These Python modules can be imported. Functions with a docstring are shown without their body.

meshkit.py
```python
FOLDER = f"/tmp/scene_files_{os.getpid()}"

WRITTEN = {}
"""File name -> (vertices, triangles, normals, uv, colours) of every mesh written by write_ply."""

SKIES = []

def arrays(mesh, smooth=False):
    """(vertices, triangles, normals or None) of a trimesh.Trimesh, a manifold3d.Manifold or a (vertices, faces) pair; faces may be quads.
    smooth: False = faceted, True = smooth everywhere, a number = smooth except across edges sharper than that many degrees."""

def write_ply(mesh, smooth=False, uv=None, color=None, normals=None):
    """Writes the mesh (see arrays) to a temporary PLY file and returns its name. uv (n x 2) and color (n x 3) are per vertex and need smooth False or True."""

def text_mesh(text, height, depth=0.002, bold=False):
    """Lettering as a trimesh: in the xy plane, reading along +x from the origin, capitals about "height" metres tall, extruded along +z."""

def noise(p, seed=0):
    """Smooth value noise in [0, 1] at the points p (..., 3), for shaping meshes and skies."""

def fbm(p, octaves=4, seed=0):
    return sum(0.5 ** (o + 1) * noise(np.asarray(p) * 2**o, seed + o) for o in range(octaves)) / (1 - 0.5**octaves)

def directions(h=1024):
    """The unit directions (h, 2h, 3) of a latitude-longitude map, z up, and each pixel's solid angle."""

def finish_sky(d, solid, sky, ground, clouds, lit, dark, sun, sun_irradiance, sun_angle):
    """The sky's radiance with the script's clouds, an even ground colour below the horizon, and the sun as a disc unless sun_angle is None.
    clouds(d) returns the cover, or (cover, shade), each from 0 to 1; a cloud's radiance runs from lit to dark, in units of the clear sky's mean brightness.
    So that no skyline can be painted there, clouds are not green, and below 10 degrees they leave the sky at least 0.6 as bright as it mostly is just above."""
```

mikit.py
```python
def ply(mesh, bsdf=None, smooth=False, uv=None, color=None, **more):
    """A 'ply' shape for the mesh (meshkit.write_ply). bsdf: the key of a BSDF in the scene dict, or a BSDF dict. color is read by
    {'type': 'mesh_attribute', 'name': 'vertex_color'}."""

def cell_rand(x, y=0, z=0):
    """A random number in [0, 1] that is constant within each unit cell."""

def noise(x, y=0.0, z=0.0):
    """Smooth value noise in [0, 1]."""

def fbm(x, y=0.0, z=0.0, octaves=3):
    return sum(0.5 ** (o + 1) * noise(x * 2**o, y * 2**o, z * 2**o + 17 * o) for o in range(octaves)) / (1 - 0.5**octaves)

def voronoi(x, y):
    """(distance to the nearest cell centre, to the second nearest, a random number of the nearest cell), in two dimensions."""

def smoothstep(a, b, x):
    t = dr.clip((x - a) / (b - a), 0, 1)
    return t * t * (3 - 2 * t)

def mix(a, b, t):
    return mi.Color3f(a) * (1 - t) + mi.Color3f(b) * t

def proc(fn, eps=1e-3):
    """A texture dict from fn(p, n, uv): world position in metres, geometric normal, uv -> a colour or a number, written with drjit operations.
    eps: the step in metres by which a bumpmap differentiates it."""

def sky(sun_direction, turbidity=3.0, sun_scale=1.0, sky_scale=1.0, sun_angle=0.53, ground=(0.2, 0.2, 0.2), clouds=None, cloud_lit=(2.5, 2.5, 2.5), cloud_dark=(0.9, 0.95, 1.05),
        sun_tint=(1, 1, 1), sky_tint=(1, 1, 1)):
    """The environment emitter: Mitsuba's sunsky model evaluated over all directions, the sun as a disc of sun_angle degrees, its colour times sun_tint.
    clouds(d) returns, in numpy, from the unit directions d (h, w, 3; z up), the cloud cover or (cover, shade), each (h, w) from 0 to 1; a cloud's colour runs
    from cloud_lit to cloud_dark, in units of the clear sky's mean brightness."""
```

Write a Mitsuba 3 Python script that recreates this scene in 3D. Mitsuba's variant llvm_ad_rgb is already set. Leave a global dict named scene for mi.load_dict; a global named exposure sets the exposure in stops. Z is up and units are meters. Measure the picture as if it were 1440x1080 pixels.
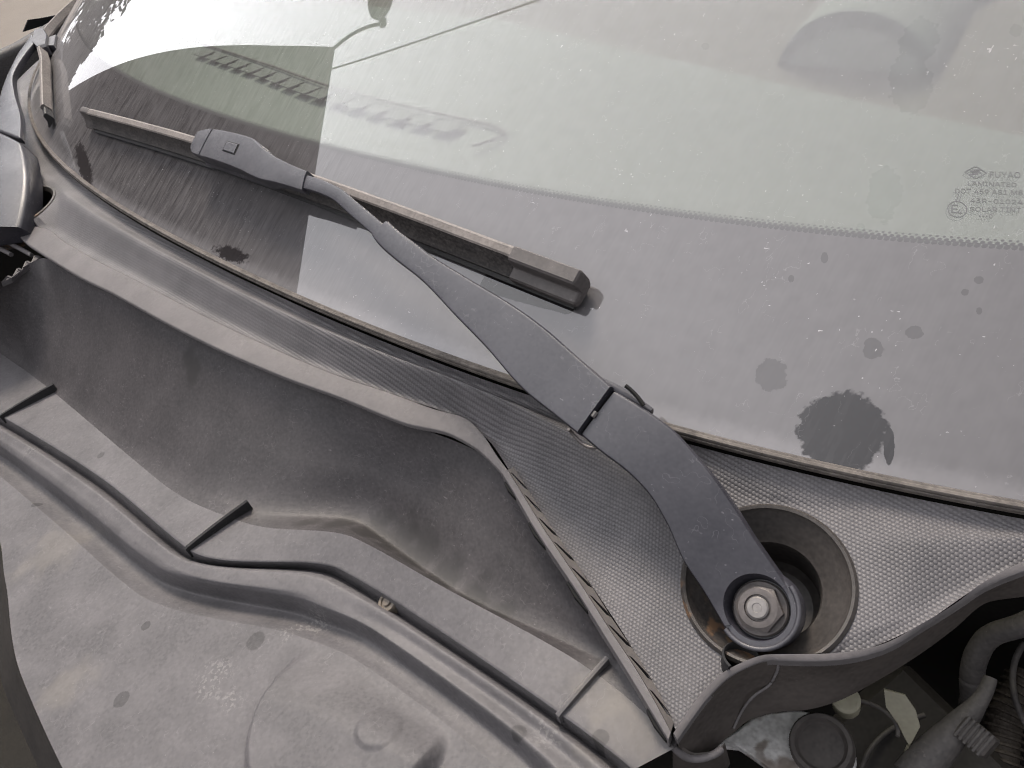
import math
import numpy as np
import drjit as dr
import mitsuba as mi
import trimesh
from scipy.interpolate import PchipInterpolator, CubicSpline
from shapely.geometry import LineString, Polygon
import mikit
import meshkit

# ------------------------------------------------------------------ camera, sky, exposure
eye = np.array([0.5322, -0.1788, 0.2834])
look = np.array([-0.5782, 0.4531, -0.6786])
upv = np.array([-0.3478, 0.6155, 0.7073])
scene = {'camera': {'type': 'perspective', 'fov': 67.27, 'fov_axis': 'x', 'near_clip': .02, 'far_clip': 300.0,
                    'to_world': mi.ScalarTransform4f().look_at(origin=eye.tolist(), target=(eye + look).tolist(), up=upv.tolist())}}
exposure = 3.7


def cover(d):
    """Closed cloud, brightest low on the side of the veiled sun."""
    c = d @ (np.array([-.85, .12, .5]) / np.linalg.norm([-.85, .12, .5]))
    t = np.clip((1 - c) / 1.02, 0, 1)
    return np.ones(d.shape[:2]), t * t * (3 - 2 * t)


scene['sky'] = mikit.sky((-.45, .42, .85), turbidity=3, sun_scale=.3, sun_angle=16, clouds=cover, cloud_lit=(3.0, 2.98, 3.08), cloud_dark=(.72, .715, .76), sun_tint=(.92, .97, 1.08))

# BEGIN MEASURED
G = {
    'edge_x': [[-0.6166,-0.491,-0.3879,-0.2889,-0.1786,-0.0755,0.0103,0.1012,0.1922,0.2532,0.2953,0.3369,0.3643,0.3862,0.4131,0.4351,0.4498,0.464,0.4803,0.4981,0.5221,0.5487]],
    'cowl_front': [[-0.7345,0.0909,-0.02],[-0.5233,-0.0162,-0.022],[-0.3952,-0.0656,-0.022],[-0.2734,-0.0465,-0.018],[-0.1569,-0.0456,-0.018],[-0.0429,-0.0424,-0.018],[0.0359,-0.0383,-0.019],[0.1181,-0.0327,-0.02],[0.2004,-0.0211,-0.022],[0.2585,-0.0109,-0.024],[0.2817,-0.012,-0.026],[0.3148,-0.024,-0.028],[0.3497,-0.0372,-0.03],[0.3905,-0.0529,-0.032],[0.4242,-0.0677,-0.034],[0.4509,-0.0822,-0.036],[0.4543,-0.0615,-0.034],[0.4647,-0.0372,-0.031],[0.4907,-0.0204,-0.027],[0.508,0.003,-0.022],[0.521,0.0282,-0.014],[0.5424,0.0553,-0.004]],
    'lip_in': [[-0.3447,-0.0805,-0.018],[-0.3061,-0.0583,-0.018],[-0.2734,-0.0465,-0.018],[-0.2516,-0.0433,-0.018],[-0.208,-0.0458,-0.018],[-0.1569,-0.0456,-0.018],[-0.0826,-0.0427,-0.018],[0.0194,-0.0388,-0.019],[0.0917,-0.0341,-0.02],[0.1704,-0.0258,-0.022],[0.2087,-0.0187,-0.023],[0.2446,-0.0131,-0.024],[0.2655,-0.0082,-0.025],[0.2817,-0.012,-0.026],[0.2982,-0.0186,-0.0275],[0.3095,-0.0227,-0.028]],
    'lip_out': [[-0.3367,-0.0854,-0.021],[-0.3177,-0.0691,-0.021],[-0.3002,-0.0626,-0.021],[-0.2486,-0.0658,-0.021],[-0.2199,-0.0658,-0.021],[-0.1485,-0.065,-0.021],[-0.0849,-0.0611,-0.021],[-0.0059,-0.0584,-0.021],[0.0573,-0.0547,-0.021],[0.1352,-0.0462,-0.022],[0.1836,-0.0375,-0.024],[0.2346,-0.03,-0.026],[0.2672,-0.0209,-0.027],[0.2817,-0.0204,-0.028],[0.2974,-0.0229,-0.029],[0.3067,-0.0253,-0.0295]],
    'strip_in': [[0.3092,-0.0224,-0.0285],[0.3234,-0.0287,-0.0296],[0.3456,-0.0387,-0.0308],[0.3707,-0.049,-0.0319],[0.3883,-0.0562,-0.0331],[0.4022,-0.0622,-0.0342],[0.4271,-0.0726,-0.0354],[0.4499,-0.0844,-0.0365]],
    'strip_out': [[0.3067,-0.0253,-0.0295],[0.3229,-0.0324,-0.0306],[0.3433,-0.0419,-0.0318],[0.3673,-0.0515,-0.0329],[0.3848,-0.0584,-0.0341],[0.399,-0.0646,-0.0352],[0.4243,-0.0756,-0.0364],[0.4506,-0.0875,-0.0375]],
    'skirt_top_in': [[0.451,-0.0844,-0.0355],[0.4514,-0.0701,-0.034],[0.4542,-0.0557,-0.0315],[0.4606,-0.0443,-0.029],[0.4655,-0.0388,-0.0275],[0.4696,-0.0361,-0.0265],[0.478,-0.0307,-0.0255],[0.4886,-0.0224,-0.0255],[0.5008,-0.0103,-0.0235],[0.5085,0.0034,-0.0215],[0.516,0.0171,-0.0175],[0.5205,0.0272,-0.0135],[0.5302,0.043,-0.0085],[0.5439,0.057,-0.0025]],
    'skirt_top_out': [[0.4536,-0.0855,-0.037],[0.4543,-0.0701,-0.0355],[0.4569,-0.0558,-0.033],[0.4623,-0.0456,-0.0305],[0.4679,-0.0392,-0.029],[0.4722,-0.037,-0.028],[0.4814,-0.0314,-0.027],[0.4918,-0.0229,-0.027],[0.5029,-0.0104,-0.025],[0.5107,0.0055,-0.023],[0.518,0.0195,-0.019],[0.5224,0.0276,-0.015],[0.5327,0.0408,-0.01],[0.5472,0.0547,-0.004]],
    'skirt_low': [[0.4565,-0.0823,-0.066],[0.4603,-0.0701,-0.066],[0.4631,-0.0602,-0.066],[0.4655,-0.0538,-0.064],[0.4699,-0.0477,-0.063],[0.4751,-0.0422,-0.062],[0.484,-0.0355,-0.06],[0.4918,-0.0268,-0.058],[0.5021,-0.0081,-0.055],[0.5107,0.0101,-0.052],[0.5175,0.0249,-0.046],[0.5228,0.0381,-0.04],[0.5358,0.0476,-0.034],[0.5516,0.0623,-0.028]],
    'tray0': [[-0.2541,-0.1563,-0.034],[-0.2379,-0.1058,-0.029],[-0.2219,-0.0669,-0.024],[-0.0148,-0.0561,-0.0255],[0.127,-0.0428,-0.027],[0.2285,-0.0263,-0.031],[0.2905,-0.0182,-0.034],[0.3991,-0.0618,-0.04],[0.4496,-0.0844,-0.042]],
    'tray2': [[-0.5295,-0.1464,-0.1303],[-0.3083,-0.1362,-0.1115],[-0.1527,-0.1324,-0.0983],[0.0576,-0.1299,-0.0814],[0.1515,-0.113,-0.0744],[0.2263,-0.0757,-0.0811],[0.3061,-0.0777,-0.0733],[0.4005,-0.0708,-0.0533],[0.4528,-0.085,-0.0408]],
    'tray3': [[-0.5197,-0.1545,-0.1315],[-0.3021,-0.1418,-0.113],[-0.1518,-0.1367,-0.1002],[0.0607,-0.1356,-0.0821],[0.1597,-0.1215,-0.0727],[0.2426,-0.0915,-0.0597],[0.3066,-0.0865,-0.0542],[0.3987,-0.0778,-0.0514],[0.4524,-0.0868,-0.0428]],
    'tray4': [[-0.4825,-0.2154,-0.1283],[-0.1903,-0.1813,-0.1035],[-0.1389,-0.1751,-0.0991],[0.0309,-0.1586,-0.0847],[0.1413,-0.1549,-0.0753],[0.2464,-0.1087,-0.0664],[0.3107,-0.1038,-0.0609],[0.4034,-0.101,-0.053],[0.4422,-0.102,-0.0497]],
    'tray5': [[-0.5098,-0.2219,-0.1436],[-0.2098,-0.187,-0.1181],[-0.1592,-0.1804,-0.1138],[0.0143,-0.1629,-0.0991],[0.1279,-0.1584,-0.0894],[0.2387,-0.1099,-0.08],[0.3037,-0.1057,-0.0745],[0.3983,-0.1015,-0.0664],[0.4373,-0.1024,-0.0631]],
    'tray6': [[-0.4436,-0.2329,-0.128],[-0.1722,-0.1954,-0.1049],[-0.1248,-0.1887,-0.1009],[0.0311,-0.1743,-0.0877],[0.1409,-0.167,-0.0783],[0.2479,-0.125,-0.0702],[0.3021,-0.1163,-0.0666],[0.3881,-0.1121,-0.0603],[0.4286,-0.1144,-0.0569]],
    'tray7': [[-0.4599,-0.2507,-0.1474],[-0.193,-0.207,-0.1247],[-0.1489,-0.2009,-0.121],[-0.0028,-0.1885,-0.1085],[0.1146,-0.1802,-0.0986],[0.237,-0.1369,-0.0882],[0.2885,-0.1264,-0.0798],[0.3717,-0.1235,-0.0707],[0.4129,-0.1261,-0.0662]],
    'tray8': [[-0.4031,-0.2625,-0.1346],[-0.1566,-0.2146,-0.1136],[-0.1171,-0.2104,-0.1103],[0.0155,-0.2003,-0.099],[0.1275,-0.1921,-0.0895],[0.2459,-0.1486,-0.0794],[0.2916,-0.1375,-0.0755],[0.3684,-0.1328,-0.069],[0.4091,-0.1335,-0.0655]],
    'tray9': [[-0.3306,-0.3017,-0.1284],[-0.1292,-0.2394,-0.1113],[-0.0432,-0.2344,-0.104],[0.0238,-0.247,-0.0983],[0.114,-0.2661,-0.0906],[0.2414,-0.2724,-0.0798],[0.3251,-0.2382,-0.0727],[0.3895,-0.1951,-0.0672],[0.4205,-0.171,-0.0646]],
    'tray10': [[-0.413,-0.331,-0.1724],[-0.1915,-0.268,-0.1536],[-0.0803,-0.2615,-0.1441],[-0.0207,-0.2691,-0.1391],[0.072,-0.2878,-0.1312],[0.2134,-0.2926,-0.1192],[0.309,-0.2508,-0.111],[0.3801,-0.2023,-0.105],[0.4137,-0.176,-0.1021]],
    'emboss': [[0.313,-0.16,-0.0737,0.0521]],
    'emboss_small': [[0.3333,-0.1551,-0.072,0.0103]],
    'clip': [[0.2831,-0.1059,-0.0742,0.006]],
    'rib1': [[-0.1515,-0.1328,-0.0982],[-0.1684,-0.1803,-0.1016]],
    'rib2': [[0.1516,-0.1114,-0.0724],[0.142,-0.1563,-0.0752]],
    'rib3': [[0.4062,-0.0699,-0.0508],[0.4025,-0.1028,-0.0531]],
    'tooth_peak': [[-0.2426,-0.0688,-0.026],[-0.2413,-0.0778,-0.026],[-0.2372,-0.0877,-0.026],[-0.2338,-0.0989,-0.026]],
    'tooth_valley': [[-0.2321,-0.0675,-0.026],[-0.2302,-0.0773,-0.026],[-0.2296,-0.0869,-0.0265],[-0.2272,-0.0977,-0.027],[-0.2314,-0.1059,-0.0275]],
    'slats': [[-0.3182,-0.0721,-0.03],[-0.2551,-0.0685,-0.03],[-0.318,-0.0824,-0.03],[-0.2807,-0.0792,-0.03]],
    'drops': [[0.2284,-0.1646,-0.0809,0.0062],[0.1888,-0.2323,-0.0842,0.0046],[-0.0382,-0.2032,-0.1035,0.0035],[-0.0161,-0.1487,-0.0887,0.003],[0.3906,-0.1171,-0.0671,0.004],[0.1554,-0.2006,-0.0871,0.003],[0.4237,-0.0992,-0.0513,0.004]],
    'scuffs': [[0.2394,-0.1492,-0.08,0.008],[0.2268,-0.1904,-0.081,0.014],[0.2474,-0.1932,-0.0793,0.01],[-0.0941,-0.1771,-0.1083,0.012],[0.2469,-0.1365,-0.0793,0.01],[0.4001,-0.1104,-0.0663,0.01]],
    'stains_and_shade': [[0.1959,-0.1021,-0.0776,0.0088],[0.2122,-0.0882,-0.0763,0.01],[0.2317,-0.0776,-0.0746,0.0125],[0.2506,-0.0726,-0.073,0.0137],[0.2698,-0.0729,-0.0714,0.0137],[0.2958,-0.076,-0.0692,0.0125],[0.3189,-0.0775,-0.0672,0.0112],[0.3409,-0.0784,-0.0653,0.0088],[0.0265,-0.0633,-0.04,0.008],[0.0366,-0.0706,-0.04,0.009],[0.0347,-0.0545,-0.04,0.005]],
    'sand': [[0.4354,-0.0844,-0.0503,0.03],[0.4126,-0.0869,-0.0522,0.018],[0.0253,-0.2122,-0.0981,0.03],[0.1474,-0.2489,-0.0878,0.022]],
    'basin': [[0.4512,-0.0111,-0.0235,0.0345]],
    'basin2': [[-0.3232,-0.0461,-0.012,0.039]],
    'drain': [[0.4582,-0.0439,-0.0295,0.0081]],
    'cover_left': [[0.1723,0.0307,0.0506],[0.182,0.0273,0.0489],[0.198,0.0237,0.047],[0.225,0.019,0.0438],[0.2603,0.0097,0.0375],[0.2861,0.0031,0.0329],[0.3222,-0.0071,0.0253],[0.3418,-0.0099,0.0223],[0.3562,-0.0119,0.02]],
    'cover_right': [[0.1778,0.0406,0.056],[0.1916,0.0373,0.0543],[0.2096,0.0343,0.0525],[0.2252,0.0313,0.0508],[0.2518,0.0282,0.0484],[0.2904,0.0245,0.0447],[0.3133,0.0209,0.0418],[0.3375,0.0157,0.0371],[0.3605,0.0109,0.0325]],
    'rod_left': [[0.0852,0.0433,0.0556],[0.0994,0.0439,0.0563],[0.118,0.0429,0.0565],[0.1438,0.0375,0.0541],[0.1759,0.0308,0.05]],
    'rod_right': [[0.0822,0.0517,0.0604],[0.0968,0.0518,0.0608],[0.1187,0.0503,0.0607],[0.1442,0.0451,0.0584],[0.1798,0.0378,0.0538]],
    'adapter_left': [[-0.0699,0.047,0.0538],[-0.0598,0.0431,0.0529],[-0.0284,0.043,0.0542],[0.009,0.0419,0.0548],[0.0375,0.0398,0.0546],[0.061,0.0411,0.0552],[0.0891,0.0417,0.0557]],
    'adapter_right': [[-0.0718,0.0596,0.061],[-0.0521,0.0638,0.0646],[-0.0186,0.0645,0.0664],[0.0028,0.0637,0.0671],[0.0261,0.0584,0.0652],[0.0468,0.0556,0.0635],[0.0838,0.0534,0.0625]],
    'head_left': [[0.3573,-0.0102,0.0174],[0.3695,-0.0122,0.0152],[0.3839,-0.0134,0.012],[0.3962,-0.0155,0.0073],[0.4089,-0.0206,-0.0004],[0.4219,-0.0279,-0.0105],[0.4338,-0.0321,-0.0177],[0.4405,-0.0348,-0.0224],[0.4464,-0.0376,-0.0253]],
    'head_right': [[0.362,0.0116,0.0293],[0.3737,0.011,0.0279],[0.3924,0.0093,0.0241],[0.4111,0.0046,0.0171],[0.4281,-0.0013,0.0084],[0.443,-0.0071,-0.0013],[0.455,-0.0113,-0.0086],[0.4644,-0.0151,-0.0144],[0.4694,-0.0187,-0.0177]],
    'pivot': [[0.455,-0.0249,-0.0204,0.0151]],
    'hinge_tab': [[0.3528,0.0136,0.0301],[0.3789,0.0151,0.0217],[0.3657,0.0155,0.0301],[0.3768,0.013,0.0253]],
    'blade_ends': [[-0.307,0.0538],[0.3062,0.0569]],
    'far_base': [[-0.2421,-0.0736,-0.004],[-0.2533,-0.0584,0.01],[-0.2953,-0.0381,0.022],[-0.3748,-0.008,0.028]],
    'far_arm': [[-0.3759,-0.0047,0.03],[-0.4249,0.0158,0.035],[-0.4859,0.0459,0.04],[-0.5429,0.0786,0.043],[-0.5971,0.1142,0.045],[-0.6383,0.1452,0.046]],
    'spots': [[0.4503,0.016,54.4853,21.7938,12.7251,-50.4964],[0.47,0.0133,463.8854,177.8006,26.6621,-107.8634],[0.4125,0.0355,141.6419,60.7207,26.5594,-110.9197],[0.4471,0.0567,155.3743,188.9299,178.2994,-82.9739],[0.4592,0.0672,304.5919,115.1151,50.3076,-281.2912],[0.4213,0.1338,138.8815,38.6715,-4.6271,-67.418],[0.4042,0.2162,113.6064,3.2234,-35.9631,-73.0841],[0.4094,0.1931,105.7702,40.804,1.8837,-58.5449],[0.4187,0.1151,546.3544,218.1178,57.4042,-435.8243],[0.4702,0.0888,635.1961,230.768,81.7393,-567.0593],[0.4729,0.0952,550.1196,197.8211,76.1635,-567.9008],[0.4103,0.0974,634.7391,261.2162,51.4451,-325.044],[0.4783,0.0809,974.5929,349.6418,86.7348,-575.1976],[0.4414,0.2226,404.5371,143.1942,-6.4046,-289.0739],[0.2992,0.2113,399.7117,189.2592,19.9761,-434.4782],[0.4006,0.0846,766.0893,324.8674,91.9885,-515.3397]],
    'spots_deep': [[0.4512,0.0223,206.2294,81.9406,76.3428,-313.9347],[0.4513,0.0071,261.0515,-15.961,-91.2105,-263.3696],[0.0108,0.0071,41.6524,17.5462,17.5572,-165.8451],[-0.289,0.0117,38.7035,112.1397,12.5929,-28.2265]],
    'imprint': [[0.3027,0.059],[0.3034,0.0434],[0.2379,0.0588]],
    'text': [[0.4597,0.1458],[0.4701,0.1462],[0.4525,0.142],[0.4565,0.1324],[0.4524,0.128],[0.477,0.1299],[0.4522,0.1405],[0.4703,0.1419]],
    'frit': [[0.1063,0.0232]],
    'print_lines': [[0.459,0.1456,0.4701,0.146,0.0029],[0.4523,0.141,0.4703,0.1415,0.0021],[0.449,0.1366,0.4759,0.1377,0.0023],[0.4564,0.1324,0.4774,0.1332,0.0022],[0.4578,0.1281,0.4763,0.1292,0.0022],[0.466,0.1254,0.4672,0.1254,0.0019]],
    'print_marks': [[0.4528,0.1286],[0.4564,0.1288],[0.4514,0.1325],[0.4529,0.1476],[0.457,0.1476],[0.4519,0.1504],[0.451,0.1327],[0.4517,0.136],[0.4623,0.1261],[0.4636,0.1261],[0.4648,0.1262],[0.4527,0.1459]],
    'print_up': [[-0.0025,0.0071]],
    'mount_cap': [[0.489,-0.0241,-0.115,0.0143]],
    'mount_plate': [[0.4466,-0.0522,-0.12],[0.4523,-0.0416,-0.12],[0.4567,-0.0287,-0.12],[0.4664,-0.0181,-0.12],[0.4759,-0.0111,-0.12],[0.4858,-0.009,-0.12],[0.4957,-0.0114,-0.12],[0.505,-0.0207,-0.12],[0.5071,-0.0366,-0.12],[0.4912,-0.0526,-0.12],[0.4771,-0.0458,-0.12],[0.4584,-0.0456,-0.12]],
    'white_tab': [[0.5004,0.02,-0.12],[0.5094,0.023,-0.12],[0.516,0.021,-0.125],[0.5203,0.0172,-0.13],[0.5199,0.0114,-0.137],[0.5197,0.0097,-0.14],[0.5164,0.0109,-0.137],[0.5113,0.0133,-0.132],[0.5044,0.0145,-0.125]],
    'hose': [[0.5439,0.0857,-0.1],[0.536,0.0784,-0.11],[0.53,0.0755,-0.12],[0.5282,0.071,-0.13],[0.5292,0.0658,-0.14],[0.5321,0.0619,-0.15],[0.5349,0.0629,-0.17]],
    'pipe': [[0.5373,0.0542,-0.12],[0.5373,0.043,-0.125],[0.5352,0.0334,-0.13],[0.5324,0.0231,-0.135],[0.5292,0.0118,-0.14],[0.5268,-0.0014,-0.145]],
    'connector': [[0.5349,0.0264,-0.125],[0.5493,0.026,-0.13]],
    'loom': [[0.552,0.089,-0.16],[0.5509,0.0743,-0.165],[0.5517,0.0612,-0.17],[0.5555,0.0484,-0.175],[0.5582,0.0351,-0.18]],
    'wire_a': [[0.4877,0.0053,-0.135],[0.491,0.0145,-0.135],[0.4989,0.0171,-0.135],[0.5082,0.016,-0.135],[0.5135,0.009,-0.135]],
    'wire_b': [[0.5058,-0.0089,-0.16],[0.5055,0.0129,-0.16],[0.5102,0.0255,-0.16],[0.5187,0.0387,-0.16]],
    'wire_c': [[0.5447,0.0999,-0.15],[0.5449,0.0829,-0.15],[0.5522,0.0649,-0.15],[0.5618,0.0544,-0.15]],
    'bay_box': [[0.527,0.02,-0.19]],
    'white_cap': [[0.4894,0.0004,-0.11]],
    'vent': [[-0.4424,0.2624,0.012],[-0.2684,0.2451,0.012],[-0.1202,0.2279,0.012],[0.0079,0.2226,0.012],[0.0859,0.2217,0.012],[0.108,0.2145,0.012],[0.0949,0.1897,0.012]],
    'dash_ridge': [[-0.0351,0.3711,0.03],[0.1124,0.3451,0.03],[0.1973,0.3319,0.03],[0.2984,0.3151,0.03],[0.3742,0.3039,0.03],[0.4448,0.2937,0.03],[0.5001,0.2857,0.03]],
    'hood_arch': [[0.2926,0.2853,0.05],[0.2788,0.3213,0.05],[0.2734,0.3628,0.05],[0.2864,0.3908,0.05],[0.3185,0.3875,0.05],[0.3593,0.3564,0.05],[0.3913,0.3165,0.05]],
    'arch': [[0.2715,0.335,0.0218],[0.3223,0.335,0.0723],[0.3825,0.345,0.0281]],
    'wheel': [[0.4198,0.274,0.06],[0.4219,0.2835,0.06],[0.4346,0.305,0.06]],
    'seam': [[0.4706,-0.0371,-0.0305],[0.4709,-0.0375,-0.0345],[0.4703,-0.0394,-0.041],[0.4691,-0.0418,-0.0455],[0.4669,-0.0466,-0.0465],[0.4646,-0.0516,-0.0515],[0.4635,-0.0561,-0.058],[0.4635,-0.0598,-0.061]],
    'cup_rim': [[0.451,-0.0858,-0.045],[0.4539,-0.0851,-0.05],[0.4579,-0.0823,-0.055],[0.4623,-0.0779,-0.055],[0.4648,-0.0722,-0.055]],
    'cup_low': [[0.4493,-0.0863,-0.075],[0.453,-0.0858,-0.08],[0.4583,-0.0822,-0.085],[0.4627,-0.0766,-0.085],[0.4652,-0.0689,-0.085]],
    'far_head_left': [[-0.3101,-0.0948,-0.006],[-0.3438,-0.077,0.006],[-0.3923,-0.0513,0.016],[-0.4393,-0.0193,0.022],[-0.4496,0.0013,0.026]],
    'far_head_right': [[-0.2668,-0.0605,-0.006],[-0.2926,-0.0357,0.006],[-0.3213,-0.0168,0.016],[-0.3522,-0.0033,0.022],[-0.3735,0.0039,0.026]],
    'far_arm_left': [[-0.459,0.0047,0.026],[-0.5105,0.0331,0.03],[-0.5588,0.0599,0.034],[-0.5941,0.0826,0.037],[-0.6192,0.1001,0.039],[-0.6477,0.1202,0.041],[-0.6714,0.1408,0.043],[-0.6975,0.16,0.044]],
    'far_arm_right': [[-0.3838,0.008,0.026],[-0.4341,0.0313,0.03],[-0.5168,0.0588,0.034],[-0.5691,0.0793,0.037],[-0.5976,0.0973,0.039],[-0.6184,0.1144,0.041],[-0.6354,0.1312,0.043],[-0.6513,0.1472,0.044]],
    'far_link': [[-0.7163,0.1725,0.045],[-0.7036,0.1797,0.045],[-0.6565,0.1661,0.045],[-0.611,0.1449,0.045],[-0.6157,0.1352,0.045],[-0.6558,0.1438,0.045]],
    'far_hook': [[-0.6637,0.1678,0.04],[-0.6604,0.1777,0.04],[-0.61,0.1529,0.04],[-0.6251,0.1495,0.04]],
    'fender': [[-0.95,0.1701,-0.0144],[-0.95,0.2417,-0.0169],[-0.95,0.329,-0.0055],[-0.95,0.1273,-0.0767],[-0.95,0.1919,-0.0633],[-0.95,0.243,-0.0535]],
    'bracket': [[-0.99,0.2316,-0.0058],[-0.99,0.2488,0.0067],[-0.99,0.265,0.0027],[-0.99,0.3406,-0.0125],[-0.99,0.3412,-0.0222],[-0.99,0.2578,-0.0082]],
    'P': [[0.5322,-0.1788,0.2834],[0.7381,0.6449,-0.1983],[-0.3478,0.6155,0.7073],[-0.5782,0.4531,-0.6786]],
    'sheet': [[0.148,0.2943,0.0075,0.5154]],
}
# END MEASURED

# ------------------------------------------------------------------ helpers
T = mi.ScalarTransform4f
EA, EB, EZ, TH = G['sheet'][0]
CT, ST = math.cos(TH), math.sin(TH)
A3 = {k: np.array(v, float) for k, v in G.items()}


def surf(x, s, off=0.0):
    """Outer face of the windshield: x across the car, s metres up the glass from its bottom edge."""
    x, s, off = np.broadcast_arrays(np.asarray(x, float), np.asarray(s, float), np.asarray(off, float))
    return np.stack([x, EA * x**2 + EB * x**4 + s * CT - off * ST, EZ * x**2 + s * ST + off * CT], -1)


def unit(v):
    return v / np.maximum(np.linalg.norm(v, axis=-1, keepdims=True), 1e-12)


def resample(P, n, kind='pchip'):
    """n points along a polyline, smooth through its given points."""
    P = np.asarray(P, float)
    t = np.r_[0, np.cumsum(np.linalg.norm(np.diff(P, axis=0), axis=1))]
    f = PchipInterpolator if kind == 'pchip' else CubicSpline
    return f(t, P, axis=0)(np.linspace(0, t[-1], n))


def byindex(P, n):
    P = np.asarray(P, float)
    return PchipInterpolator(np.arange(len(P)), P, axis=0)(np.linspace(0, len(P) - 1, n))


def grid(P):
    """Mesh of a (rows, columns, 3) array of points."""
    r, c = P.shape[:2]
    i = np.arange(r * c).reshape(r, c)
    a, b, d, e = i[:-1, :-1].ravel(), i[:-1, 1:].ravel(), i[1:, 1:].ravel(), i[1:, :-1].ravel()
    return P.reshape(-1, 3), np.vstack([np.stack([a, b, d], 1), np.stack([a, d, e], 1)])


def skin(S, cap=True):
    """Closed tube through the loops S (n, m, 3), capped at both ends."""
    n, m = S.shape[:2]
    i = np.arange(n * m).reshape(n, m)
    j = np.roll(i, -1, axis=1)
    F = [np.stack([i[:-1].ravel(), j[:-1].ravel(), j[1:].ravel()], 1), np.stack([i[:-1].ravel(), j[1:].ravel(), i[1:].ravel()], 1)]
    V = S.reshape(-1, 3)
    if cap:
        V = np.vstack([V, S[0].mean(0), S[-1].mean(0)])
        F.append(np.stack([j[0], i[0], np.full(m, n * m)], 1))
        F.append(np.stack([i[-1], j[-1], np.full(m, n * m + 1)], 1))
    me = trimesh.Trimesh(V, np.vstack(F), process=False)
    if cap and me.volume < 0:
        me.invert()
    return me


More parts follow.
